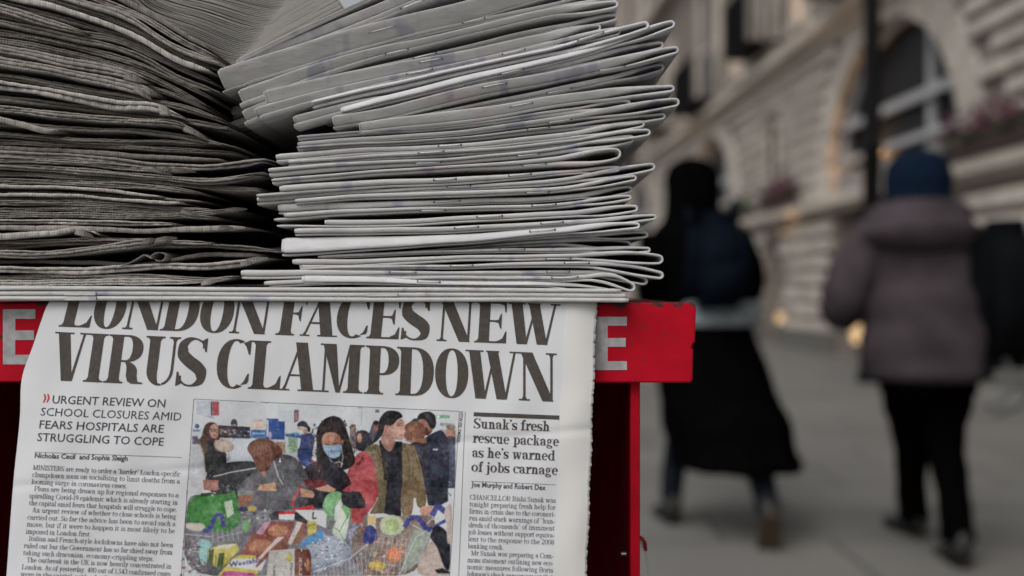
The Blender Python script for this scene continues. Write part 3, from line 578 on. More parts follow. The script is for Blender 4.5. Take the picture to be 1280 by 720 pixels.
        for i in range(len(Q)):
            a = Q[max(i-1, 0)]; b = Q[min(i+1, len(Q)-1)]; dx, dy = b[0]-a[0], b[1]-a[1]; l = math.hypot(dx, dy) or 1; hw = Q[i][2]/2
            c = (max(T*.42, min(w-T*.42, Q[i][0])), t*.45+Q[i][1]*(H-t*.9)/H)
            p = ((c[0]-dy/l*hw, c[1]+dx/l*hw), (c[0]+dy/l*hw, c[1]-dx/l*hw))
            if pr: o.append([pr[0], p[0], p[1], pr[1]])
            pr = p
        o += [[(w*.74, .93*H), (w*.93, 1.0*H), (w*.97, 1.0*H), (w*.97, .72*H), (w*.91, .72*H), (w*.84, .86*H)], [(w*.26, .07*H), (w*.06, 0), (w*.02, 0), (w*.02, .29*H), (w*.08, .29*H), (w*.16, .13*H)]]
        return o
    if ch == 'A':
        ap = w*.52; return Ln(e*.8, 0, ap-t*1.3, 1, t*1.2)+Ln(w-e-T*1.15, 0, ap-T*.62, 1.0, T*1.1)+R(w*.2, .30, w*.66, .30+t)+R(0, 0, e*2+t, t*.8)+R(w-e*2-T*1.1, 0, w, t*.8)+[[(e*.7, t*.7), (e*.8+t*1.3, t*.7), (e*.95+t*1.3, .1), (e*.95+.01, .1)]]
    if ch in 'Vv':
        H = 1 if ch == 'V' else X; return Ln(w*.36, 0, e*.8, H, T, T*1.1)+Ln(w*.36+T-t*1.5, 0, w-e-t*1.5, H, t*1.5, t*1.2)+R(0, H-t*.8, e*1.8+T*1.1, H)+R(w-e*2-t*1.3, H-t*.8, w, H)
    if ch in 'Ww':
        H = 1 if ch == 'W' else X; a = w*.5-T*.45
        return Ln(w*.19, 0, e*.8, H, T*.95, T*1.05)+Ln(w*.19+T*.95-t*1.4, 0, a+T*.35, H*.76, t*1.4, t*1.1)+Ln(w*.57, 0, a-.02, H, T*.95, T*1.02)+Ln(w*.57+T*.95-t*1.4, 0, w-e-t*1.3, H, t*1.4, t*1.2)+R(0, H-t*.8, e*1.6+T*1.05, H)+R(w-e*2-t*1.2, H-t*.8, w, H)+R(a-.04, H-t*.8, a+T*1.05, H)
    if ch in 'yxk' or ch in 'XYK':
        H = X if ch in 'yxk' else 1
        if ch == 'y': return Ln(w*.36+.01, 0, e*.8, H, T, T*1.1)+Ln(w*.16, -.26, w-e-t*1.3, H, t*1.4, t*1.2)+R(0, H-t*.8, e*1.8+T*1.1, H)+R(w-e*2-t*1.2, H-t*.8, w, H)+g_ball(w*.16, -.25, t*1.3)
        if ch in 'xX': return Ln(w-e*.6-T*1.15, 0, e*.6, H, T*1.1)+Ln(e*.8, 0, w-e-t, H, t*1.2)+R(0, 0, e*2.2, t*.8)+R(w*.55, 0, w, t*.8)+R(0, H-t*.8, w*.45, H)+R(w-e*2.2, H-t*.8, w, H)
        if ch == 'Y': return S((w-T)/2, T, t, 0, .46, 'f', 'n')+Ln((w-T)/2, .44, e*.6, 1, T, T)+Ln((w+T)/2-t*1.4, .44, w-e-t, 1, t*1.4)+R(0, 1-t*.8, w*.45, 1)+R(w*.68, 1-t*.8, w, 1)
        tp = 1.03 if ch == 'k' else 1
        return S(e, T, t, 0, tp, 'f', 'F' if ch == 'k' else 'f')+Ln(e+T-.01, H*.42, w-e*1.2-t, H, t*1.3)+Ln(w-e*.6-T*1.1, 0, e+T*.9+.07, H*.58, T*1.1, T*.8)+R(w-e*1.8-T, 0, w+.01, t*.8)+R(w-e*2.6-t, H-t*.8, w, H)
    if ch == 'N': return Ln(e+.0, 0, e, 1, t*1.3)+R(0, 0, 2*e+t*1.3, t*.85)+Ln(w-e*.65-T*1.06, 0, e*.35, 1, T*1.02, T*1.12)+Ln(w-e-t*1.2, 0, w-e-t*1.2, 1, t*1.3)+R(w-2*e-t*1.3, 1-t*.85, w, 1)+R(0, 1-t*.85, e+T*.5, 1)+[[(e-.03, t*.8), (e+t*1.3+.03, t*.8), (e+t*1.3, .09), (e, .09)], [(w-e-t*1.2-.03, 1-t*.8), (w-e+.03, 1-t*.8), (w-e, .91), (w-e-t*1.2, .91)]]
    if ch == 'M': return Ln(e, 0, e, 1, t*1.2)+R(0, 0, 2*e+t*1.2, t*.85)+Ln(w*.44-t, 0, e*.6, 1, t*2, T*1.25)+Ln(w*.44+.0, 0, w-e-T, 1, t*1.2)+S(w-e-T, T, t, 0, 1, 'f', 'r')+R(0, 1-t*.85, e+T*.6, 1)
    if ch == 'U': return S(e, T, t, w*.42, 1, 'n', 'f')+S(r-t*1.4, t*1.4, t, w*.42, 1, 'n', 'f')+A((e+r)/2, w*.42, (r-e)/2, w*.44, T*.98, t*1.1, 180, 285, N)+A((e+r)/2, w*.42, (r-e)/2, w*.44, t*1.5, t*1.1, 285, 360, 5)
    if ch == 'J': return S(w-e-T, T, t, .1, 1, 'n', 'f')+A(w*.35, .1, w-e-w*.35, .2, T, t, 200, 360, N)
    # ---- small letters
    if ch == 'i': return S(e, T, t, 0, X, 'f', 'F')+g_ball(e+T*.5, .9, T*.62)
    if ch == 'l': return S(e, T, t, 0, 1.03, 'f', 'F')
    if ch == 'j': return S(e, T, t, -.12, X, 'n', 'F')+g_ball(e+T*.5, .9, T*.62)+A(e-.06, -.12, T+.06, .16, T, t, 230, 360, 6)
    def shoulder(x0, x1, e2=True): return A((x0+x1)/2, X-.30, (x1-x0)/2, .31, T, t*1.3, 0, 150, 9, .9)+S(x1-T, T, t, 0, X-.29, 'f' if e2 else 'n', 'n')
    if ch == 'n': return S(e, T, t, 0, X, 'f', 'F')+shoulder(e+T*.5, r)
    if ch == 'm': m = e+(r-e)*.5+T*.5; return S(e, T, t, 0, X, 'f', 'F')+shoulder(e+T*.5, m)+shoulder(m-T*.5, r)
    if ch == 'h': return S(e, T, t, 0, 1.03, 'f', 'F')+shoulder(e+T*.5, r)
    if ch == 'r': return S(e, T, t, 0, X, 'f', 'F')+A(w-.06, X-.30, w*.5-e*.2, .30, T*.8, t*1.4, 80, 170, 6)+g_ball(w-.05, X-.08, T*.55+.02)
    if ch == 'u': return S(e, T, t, .25, X, 'n', 'F')+A((e+r)/2, .28, (r-e)/2, .29, T, t*1.3, 180, 335, 9)+S(r-T, T, t, 0, X, 'r', 'F')
    if ch in 'oO': return A(w/2, X/2, w/2, X/2+.012, T, t, 0, 360, 20)
    if ch == 'e': return A(w/2, X/2, w/2, X/2+.012, T, t, 0, 318, 17)+R(T*.7, X*.50, w-T*.3, X*.50+t)+[[(w-T, X/2), (w, X/2), (w, X*.58), (w-T, X*.58)]]
    if ch == 'c': return A(w*.53, X/2, w*.53, X/2+.012, T, t, 55, 315, 14)+g_ball(w-.07, X-.12, T*.55+.01)
    if ch in 'bp':
        o = A(w*.52, X/2, w*.48, X/2+.012, T, t, -140, 140, 14)
        return o+(S(e, T, t, 0, 1.03, 'n', 'F') if ch == 'b' else S(e, T, t, -.28, X, 'f', 'F'))
    if ch in 'dq':
        o = A(w*.46, X/2, w*.46, X/2+.012, T, t, 40, 320, 14)
        return o+(S(w-e*.7-T, T, t, 0, 1.03, 'r', 'F') if ch == 'd' else S(w-e*.7-T, T, t, -.28, X, 'f', 'n'))
    if ch == 'a': return S(w-e*.7-T, T, t, .02, X-.2, 'r', 'n')+A((w-e*.7)/2+.02, X-.22, (w-e*.7)/2-.02, .23, T, t*1.2, 0, 150, 9)+A(w*.40, .19, w*.38, .205, T, t, 60, 300, 10)+g_ball(.09, X-.17, T*.5+.01)
    if ch == 'f': return S(e, T, t, 0, .86, 'f', 'n')+R(0, X-t, w*.9, X)+A(e+(w-e)*.62, .82, (w-e)*.62, .22, T, t*1.3, 50, 180, 8)+g_ball(w-.05, .95, T*.5+.01)
    if ch == 't': return S(e*.7, T, t, .14, .84, 'n', 'n')+R(0, X-t, w*.95, X)+A(e*.7+(w-e)*.45, .17, (w-e)*.45, .18, T, t*1.3, 180, 320, 8)
    if ch == 'g': return A(w*.44, X*.66, w*.36, X*.36, T*.9, t, 0, 360, 14)+A(w*.48, -.12, w*.48, .155, T*.7, t*1.3, 0, 360, 14)+R(w*.76, X-.06, w, X)+[[(w*.16, .22), (w*.30, .20), (w*.28, .08), (w*.12, .06)], [(w*.12, .10), (w*.75, .04), (w*.9, -.06), (w*.6, .0), (w*.2, .02)]]
    if ch == 'z': return R(.03, X-t, w-.02, X)+R(.03, 0, w-.02, t)+Ln(.03, 0, w-T*1.2-.02, X, T*1.2)
    # ---- figures and marks
    if ch == '0': return A(w/2, .5, w/2, .51, T, t, 0, 360, 18)
    if ch == '1': return S((w-T)/2, T, t, 0, 1, 'f', 'F')
    if ch in '235':
        if ch == '2': return A(w*.48, .70, w*.46, .31, T, t, -35, 170, 10)+Ln(.02, .03, w*.60, .52, T*.6, T)+R(.02, 0, w-.02, t*2)
        if ch == '3': return A(w*.44, .74, w*.46, .27, T, t, -90, 160, 10)+A(w*.44, .27, w*.5, .28, T, t, -160, 90, 10)
        return A(w*.42, .30, w*.5, .31, T, t, -150, 120, 12)+R(w*.15, .5, w*.15+t*1.5, 1)+R(w*.15, .9, w*.85, 1)
    if ch == '4': return S(w*.55, T, t, 0, 1, 'f', 'n')+R(0, .28, w, .28+t*1.4)+Ln(0, .3, w*.55, 1, t*1.4)
    if ch == '8': return A(w/2, .74, w*.42, .27, T*.9, t, 0, 360, 14)+A(w/2, .26, w*.48, .275, T, t, 0, 360, 14)
    if ch == '9': return A(w/2, .68, w*.46, .33, T, t, 0, 360, 14)+A(w*.3, .5, w*.66, .5, T, t, -80, 10, 8)
    if ch == '.': return g_ball(w/2, .06, T*.55+.01, 7)
    if ch == ',': return g_ball(w/2, .06, T*.55+.01, 7)+[[(w/2, 0), (w/2+T*.6, .04), (w/2-T*.2, -.14)]]
    if ch == '-': return R(.02, .27, w-.02, .27+t*1.8)
    if ch == "'": return g_ball(w/2, .93, T*.5+.01, 7)+[[(w/2-T*.2, .93), (w/2+T*.55, .93), (w/2-T*.3, .72)]]
    if ch in '"“”': return sum([g_ball(x, .92, T*.45+.01, 6)+[[(x-T*.2, .92), (x+T*.5, .92), (x-T*.3, .74)]] for x in (w*.3, w*.75)], [])
    return []
ADV = dict(a=.50, b=.56, c=.47, d=.57, e=.50, f=.36, g=.52, h=.60, i=.31, j=.31, k=.58, l=.31, m=.90, n=.60, o=.54, p=.57, q=.57, r=.44, s=.42, t=.37, u=.60, v=.54, w=.80, x=.54, y=.54, z=.48,
           I=.40, J=.42, L=.62, E=.64, F=.60, T=.66, A=.72, B=.66, C=.68, D=.76, G=.74, H=.80, K=.74, M=.92, N=.78, O=.74, P=.62, R=.70, S=.54, U=.76, V=.70, W=1.0)
ADV.update({' ': .27, '.': .24, ',': .24, '-': .32, "'": .2, '"': .36, '“': .36, '”': .36, '1': .4})
for _c in '0234589': ADV[_c] = .52
# ------------------------------------------------------------------ piles of newspapers
KP = .5/FPX                                   # metres per picture pixel at the pile front
def wx(px): return (px-640)*KP
def wz(py): return CAM_H+(360-py)*KP
def hermite(P, x):
    xs = [p[0] for p in P]; ys = [p[1] for p in P]; n = len(P)
    if x <= xs[0]: return ys[0]+(ys[1]-ys[0])/(xs[1]-xs[0])*(x-xs[0])
    if x >= xs[-1]: return ys[-1]+(ys[-1]-ys[-2])/(xs[-1]-xs[-2])*(x-xs[-1])
    i = max(k for k in range(n-1) if xs[k] <= x); h = xs[i+1]-xs[i]; u = (x-xs[i])/h
    def sl(k):
        if k == 0: return (ys[1]-ys[0])/(xs[1]-xs[0])
        if k == n-1: return (ys[-1]-ys[-2])/(xs[-1]-xs[-2])
        a = (ys[k]-ys[k-1])/(xs[k]-xs[k-1]); b = (ys[k+1]-ys[k])/(xs[k+1]-xs[k])
        return (a*(xs[k+1]-xs[k])+b*(xs[k]-xs[k-1]))/(xs[k+1]-xs[k-1])
    return (2*u**3-3*u*u+1)*ys[i]+(u**3-2*u*u+u)*h*sl(i)+(-2*u**3+3*u*u)*ys[i+1]+(u**3-u*u)*h*sl(i+1)
def sst(u): u = min(1, max(0, u)); return u*u*(3-2*u)
M_spine = newsprint_spine('newsprint_spine', (.53, .528, .52))
M_spine_w = newsprint_spine('newsprint_spine_clean', (.60, .60, .61), .25)
M_cover = newsprint_cover('newsprint_cover', (.42, .415, .415))

M_hole = mat('staple_shadow_crimp', (.02, .02, .02), .7)
M_regblue = mat('registration_ink', (.08, .25, .36), .8)
DEPTH = .25
PHI = [90, 62, 40, 20, 0, -20, -40, -62, -90]
def right_paper(P, h, tip, fu=None, lean=0, dl=0, rec=0, yaw=0, white=False, staples=(), drop=70, curl=None, idx=0, label='', mark=False):
    rec = rec+random.Random(idx*11+3).choice([0, 0, .0008, .0018, .003]) if not white else rec
    """a newspaper folded once across (loop at the right), its stapled spine towards the viewer.
       P: centre line (px, py); h: thickness at (left, 580, 700, tip)"""
    fu = fu or random.Random(idx*7+1).choice([.5, .62, .68, .72, .4]); lrec = random.Random(idx*3+2).uniform(.0004, .003)
    rnd = random.Random(idx*13+5); xl = P[0][0]; tx, ty = tip; PP = [p for p in P if p[0] < tx-30]+[(tx, ty)]
    if curl: PP = [p for p in P if p[0] < tx-30]+curl+[(tx, ty)]
    ph = rnd.uniform(0, 6); wob = rnd.uniform(.3, .9); tt = rnd.uniform(2.9, 3.6)
    def H(x):
        if x < 580: return h[0]+(h[1]-h[0])*sst((x-xl)/(580-xl))
        if x < 700: return h[1]+(h[2]-h[1])*(x-580)/120
        return h[2]+(h[3]-h[2])*sst((x-700)/(tx-700))
    def cen(x): return hermite(PP, x)+math.sin(x*.021+ph)*wob*.6+math.sin(x*.06+ph*2)*.22
    def halves(x):
        u = sst((x-(tx-drop))/(drop*.85)); Hh = H(x); g = 1.0+u*0
        tu = fu*Hh*(1-u)+min(tt, h[3]*.42)*u; tl = (1-fu)*Hh*(1-u)+min(tt, h[3]*.42)*u
        Ht = Hh+ (h[3]-Hh)*u + math.sin(PI*min(1, max(0, (x-(tx-drop*1.25))/(drop*1.2))))*h[3]*.34
        return Ht, tu, tl
    R_ = h[3]/2; cx = tx-R_; cy = cen(cx); mb = MB()
    def Yf(x): return .5+rec+yaw*(x-580)*KP+.0004*math.sin(x*.03+ph)+.0005*math.sin(x*.11+ph)*0
    path = []                                   # (x, y, thickness, normal)
    xs = list(np.arange(xl, cx-2, 7.0))
    for x in xs:
        Ht, tu, tl = halves(x); path.append((x, cen(x)-Ht/2+tu/2, tu))
    Ht, tu, tl = halves(cx); tq = min(tt, h[3]*.42)
    sl = math.atan2(cen(cx+3)-cen(cx-3), 6)
    for k in range(0, 9):
        a = -PI/2+PI*k/8; rr = R_-tq/2; sx = 1.15
        path.append((cx+math.cos(a)*rr*sx*math.cos(sl)-math.sin(a)*rr*math.sin(sl), cy+math.sin(a)*rr*math.cos(sl)+math.cos(a)*rr*sx*math.sin(sl), tq))
    nU = len(xs)
    for x in list(np.arange(xl+dl, cx-2, 7.0))[::-1]:
        Ht, tu, tl = halves(x); path.append((x, cen(x)+Ht/2-tl/2, tl))
    # thin the path near the loop so that halves stay parallel
    rs = []; n = len(path)
    def section(i, sc, dx=0, dy=0.0):
        x, y, t = path[i]; a = path[max(0, i-1)]; b = path[min(n-1, i+1)]; tx_, ty_ = b[0]-a[0], b[1]-a[1]; l = math.hypot(tx_, ty_) or 1; nx, ny = ty_/l, -tx_/l
        x2, y2 = x+dx, y+dx*ty_/l*(1 if tx_ > 0 else -1); rd = min(t*.62, 5.5 if lean < .3 else 2.6)*KP; ring = []
        half = t/2*sc*.93; Y0 = Yf(x)+dy; low = i >= nU+9
        if low: Y0 += lrec*(1-sst((x-(tx-120))/80))
        ring.append((wx(x2+nx*half), Y0+DEPTH, wz(y2+ny*half))); ring.append((wx(x2+nx*half), Y0+.012, wz(y2+ny*half)))
        ln = lean*(1 if not low else -1)*(1-sst((x-(tx-90))/60))*sc
        for p in PHI:
            s_, c_ = math.sin(math.radians(p)), math.cos(math.radians(p)); q = math.copysign(abs(s_)**(.7 if lean < .3 else .5), s_)*half
            ring.append((wx(x2+nx*q), Y0+rd*(1-c_**.8)-ln*q*KP, wz(y2+ny*q)))
        ring.append((wx(x2-nx*half), Y0+.012, wz(y2-ny*half))); ring.append((wx(x2-nx*half), Y0+DEPTH, wz(y2-ny*half)))
        return ring
    # stepped, nested sheets at both cut ends
    st = [(.80, -4.6, .0011), (.86, -4.4, .0008), (.87, -3.2, .0008), (.76, -3.1, .0016), (.76, -3.0, .0016), (.91, -2.9, .0004), (.92, -1.8, .0004), (.80, -1.7, .0013), (.80, -1.6, .0013), (.96, -1.5, .0001)]
    for sc, dx, dy in st: rs.append(section(0, sc, dx*(1+rnd.random()*.3), dy))
    for i in range(n): rs.append(section(i, 1))
    for sc, dx, dy in st[::-1]: rs.append(section(n-1, sc, dx*(1+rnd.random()*.3), dy))
    mb.rings(rs, m=lambda i, j: 1 if j in (0, 11, 12) else 0)
    base = (wx((xl+tx)/2), .5, wz(max(ty, P[0][1])))
    o = mb.obj('newspaper', [M_spine_w if white else M_spine, M_cover], loc=base, smooth=True, recalc=True)
    tag(o, label, 'newspaper', 'newspapers in the right-hand pile'); o.data.set_sharp_from_angle(angle=math.radians(38))
    for sx_, half in staples:
        Ht, tu, tl = halves(sx_)
        def sp(x, off):
            Ht, tu, tl = halves(x); y = cen(x)-Ht/2+tu*.42 if half == 'u' else cen(x)+Ht/2-tl*.6
            return Vector((wx(x), Yf(x)-.00022+off, wz(y)))
        s = MB(); L = rnd.uniform(13.5, 16.5)
        s.tube([sp(sx_-L, .0003)]+[sp(sx_-L+2*L*k/6, -.00016-.00014*math.sin(PI*k/6)) for k in range(7)]+[sp(sx_+L, .0003)], .00022, 6)
        for q in (-L, L):
            c0 = sp(sx_+q, -.0001); s.tube([c0+Vector((0, 0, -.00035)), c0+Vector((0, .0003, .00045))], .00036, 6, 1)
        so_ = s.obj('staple', [M_wire, M_hole]); so_.parent = o; so_.location = -Vector(base)+Vector((0, 0, 0)); 
        for p in so_.data.polygons: p.use_smooth = True
    if mark:
        s = MB(); x = xl+17; Ht, tu, tl = halves(x); c0 = Vector((wx(x), Yf(x)-.00004, wz(cen(x)-Ht/2+tu*.45)))
        for dx, dz, a_, b_ in ((-.0006, 0, .0003, .0011), (.0001, .0005, .0007, .0003), (.0001, -.0004, .0006, .0003), (.0006, 0, .0002, .0009)):
            s.box((c0.x+dx, c0.y-.00015, c0.z+dz), (c0.x+dx+a_, c0.y+.0002, c0.z+dz+b_))
        q = s.obj('registration_mark', M_regblue); q.parent = o; q.location = -Vector(base)
    return o
ORD = ['lowest', 'second from the bottom', 'third from the bottom', 'fourth from the bottom', 'fifth from the bottom', 'sixth from the bottom', 'seventh from the bottom', 'eighth from the bottom', 'ninth from the bottom', 'tenth from the bottom',
       'eleventh from the bottom', 'twelfth from the bottom', 'thirteenth from the bottom', 'fourteenth from the bottom', 'fifteenth from the bottom', 'sixteenth from the bottom', 'seventeenth from the bottom', 'eighteenth from the bottom', 'nineteenth from the bottom', 'nineteenth from the top']
def nth(i, n):
    T = ['topmost', 'second', 'third', 'fourth', 'fifth', 'sixth', 'seventh', 'eighth', 'ninth', 'tenth', 'eleventh', 'twelfth', 'thirteenth', 'fourteenth', 'fifteenth', 'sixteenth', 'seventeenth', 'eighteenth', 'nineteenth', 'twentieth', 'twenty-first']
    if i < n/2: return ORD[i]
    k = n-1-i; return T[k]+(' from the top' if k else '')
c = right_paper
RP = [  # bottom to top: P, h(left,580,700,tip), tip, options, words
 ([(383,350),(440,350),(580,355),(700,357)], (12,8,7,7), (762,363), dict(fu=.75, white=True, staples=[(536,'u')], drop=60), 'bright white at its left end, short flat fold at right'),
 ([(334,355),(440,351),(580,348),(700,349)], (9,7,7,13), (794,362), dict(curl=[(768,351),(783,357)], dl=6, staples=[(706,'u')], drop=46), 'right fold drooping down over the shelf'),
 ([(306,343),(440,342),(580,342),(700,341)], (12,6,7,11), (811,353), dict(curl=[(760,343),(790,348)], fu=.7, staples=[(503,'u'),(698,'u')], drop=60), 'left end reaching out furthest, fold bending down'),
 ([(378,337),(440,335),(580,333),(700,331)], (5,6,8,11), (830,345), dict(curl=[(770,334),(800,339)], staples=[(577,'u'),(721,'u')], drop=75), 'thin left end and long fold pointing right'),
 ([(370,329),(440,329),(580,323),(700,321)], (12,8,8,13), (829,325), dict(curl=[(760,321)], fu=.6, dl=8, staples=[(698,'l')], drop=85), 'wide open fold jutting out at right'),
 ([(401,321),(440,319),(580,314),(700,312)], (5,5,7,8), (815,312), dict(rec=.0015, drop=60, staples=[(640,'u')]), 'thin, pressed below a white newspaper'),
 ([(430,316),(470,316),(580,309),(700,303)], (3,4,9,12), (792,305), dict(rec=.009, drop=70), 'set back in the gap under the white one'),
 ([(425,311),(470,310),(580,304),(700,296)], (2,2,6,9), (813,292), dict(rec=.007, drop=55), 'almost hidden, only its right fold showing'),
 ([(356,308),(440,305),(580,298),(700,288)], (24,13.5,10,9), (800,282), dict(fu=.86, white=True, staples=[(678,'u')], drop=70), 'broad rounded bright white left end'),
 ([(373,290),(440,289),(580,286),(700,280)], (10,9,8,8), (821,271), dict(staples=[(583,'u'),(690,'u')], drop=62), 'straight spine above the broad white one'),
 ([(411,279),(460,279),(580,274),(700,268)], (10,9,9,10), (798,260), dict(staples=[(612,'u')], fu=.72, dl=-60, drop=60), 'pinkish stain on its short spine'),
 ([(359,270),(440,265),(580,260),(700,257)], (9,6,7,8), (790,246), dict(dl=-13, staples=[(541,'l'),(680,'u')], drop=52), 'left corner poking out below its neighbour'),
 ([(350,260),(440,257),(580,251),(700,247)], (13,8,7,10), (792,235), dict(rec=.003, fu=.8, staples=[(558,'u')], drop=50), 'wide grey spine set slightly back'),
 ([(373,251),(440,246),(580,242),(700,236)], (7,8,7,8), (796,222), dict(staples=[(672,'l')], drop=60), 'narrow and light with a blunt left end'),
 ([(323,250),(440,241),(580,233),(700,226)], (11,6,8,11), (820,207), dict(staples=[(573,'u')], drop=80, fu=.6), 'white left end standing out into the gap'),
 ([(355,237),(440,231),(580,225),(690,216)], (12,10,6,7), (776,210), dict(dl=-30, fu=.7, staples=[(556,'u'),(650,'u')], rec=.001, drop=40), 'wide spine with small blue stain'),
 ([(344,226),(440,218),(580,209),(700,201)], (7,7,13,15), (776,192), dict(staples=[(668,'l')], drop=62), 'blunt upright fold at its right end'),
 ([(340,215),(440,207),(580,199),(700,188)], (11,8,9,11), (793,172), dict(staples=[(535,'l'),(660,'l')], drop=66, fu=.45), 'pointed left corner just left of its neighbours'),
 ([(364,203),(440,198),(580,190),(700,179)], (7,7,7,10), (813,166), dict(staples=[(539,'u')], drop=70), 'pale pink stain near its left end'),
 ([(349,197),(440,189),(580,182),(700,169)], (11,8,9,10), (807,153), dict(staples=[(562,'u')], fu=.68, drop=66), 'rounded light left end beside the gap'),
 ([(376,185),(440,181),(580,173),(700,159)], (5,5,7,9), (833,144), dict(staples=[(673,'u')], drop=90), 'thin left end, long fold at right'),
 ([(376,179),(440,174),(580,165),(700,148)], (6,6,8,12), (849,128), dict(staples=[(700,'l')], drop=95), 'big dark hollow in its right fold'),
 ([(375,171),(440,165),(580,155),(700,138)], (5,4,7,10), (790,125), dict(rec=.004, drop=50), 'narrow dark spine under a wide one'),
 ([(453,159),(500,153),(580,144),(700,124)], (14,17,15,10), (845,108), dict(fu=.78, staples=[(652,'u')], drop=90), 'wide spine with blue smudges starting further right'),
 ([(452,152),(500,146),(580,131),(700,109)], (3,5,8,10), (833,79), dict(rec=.006, staples=[(700,'l')], drop=50), 'thin and shadowed below the fanned ones'),
 ([(420,151),(480,141),(580,117),(700,93)], (15,16,14,11), (849,62), dict(fu=.8, mark=True, staples=[(618,'u'),(765,'l')], drop=80), 'wide grey spine with blue smudge at its middle'),
 ([(370,150),(440,131),(580,106),(700,81)], (15,5,9,11), (832,52), dict(rec=.003, fu=.6, staples=[(567,'u')], drop=90), 'deep shaded left end over dark print'),
 ([(431,137),(480,124),(580,99),(700,72)], (11,12,10,11), (844,28), dict(white=True, fu=.8, staples=[(640,'l')], drop=60), 'short bright white spine sloping up'),
 ([(394,128),(440,117),(580,87),(700,61)], (10,10,10,12), (811,31), dict(white=True, staples=[(738,'u')], drop=100), 'clean white left end, fold pointing up right'),
 ([(323,141),(440,109),(580,79),(700,52)], (17,6,8,11), (776,37), dict(fu=.62, mark=True, staples=[(524,'u'),(642,'u')], drop=70, dl=6), 'light top strip over a broad grey corner'),
 ([(334,121),(440,96),(580,68),(700,42)], (20,15,13,10), (752,32), dict(fu=.82, mark=True, staples=[(538,'u')], drop=56), 'broad spine with blue mark near its left end'),
 ([(305,143),(380,112),(460,86),(580,57),(700,31)], (20,4,7,10), (773,19), dict(rec=.002, staples=[(530,'u'),(520,'l')], drop=46), 'curved left corner sagging into the gap'),
 ([(303,121),(440,74),(580,41),(700,15)], (22,11,12,11), (773,5), dict(fu=.7, mark=True, staples=[(496,'l')], drop=60), 'short upper left end under a very broad spine'),
 ([(310,104),(440,64),(580,28),(700,4)], (6,5,8,10), (773,-12), dict(rec=.002, fu=.5, staples=[(592,'u')], drop=60), 'thin pale strip above a shorter spine'),
 ([(281,99),(440,50),(580,14),(700,-18)], (27,25,22,14), (768,-30), dict(fu=.93, mark=True, staples=[(478,'u')], drop=40), 'widest grey spine with blue mark at far left'),
 ([(300,82),(440,33),(520,0),(600,-28)], (8,6,6,8), (740,-70), dict(rec=.002, fu=.6, staples=[(515,'l')], drop=40), 'slim and pale above the widest spine'),
 ([(292,84),(400,36),(450,17),(600,-45)], (12,14,12,10), (735,-90), dict(rec=.004, fu=.8, drop=40), 'slanting, with a square blue stain'),
 ([(300,73),(400,25),(460,-2),(600,-62)], (5,5,7,10), (730,-110), dict(rec=.002, drop=40), 'white edge cutting across the sky'),
]
for i, (P, h, tip, kw, words) in enumerate(RP):
    kw.setdefault('lean', -.5 if kw.get('white') else (.12+.55*sst((i-14)/14)))
    right_paper(P, h, tip, idx=i, yaw=random.Random(i).uniform(-.02, .02), label=' '.join((nth(i, len(RP))+' of right pile, '+words).split()[:16]), **kw)
# two rounded ends that stick out to the left behind the fanned papers
for i, (P, h, tip, words) in enumerate([([(268,143),(330,120),(450,92),(600,50)], (13,8,7,7), (700,30), 'lower of two rounded paper ends poking out behind the fanned spines'), ([(272,124),(330,104),(450,70),(600,28)], (15,8,7,7), (700,5), 'upper of two rounded paper ends poking out behind the fanned spines')]):
    right_paper(P, h, tip, idx=60+i, rec=.03, fu=.9, label=words, drop=40)

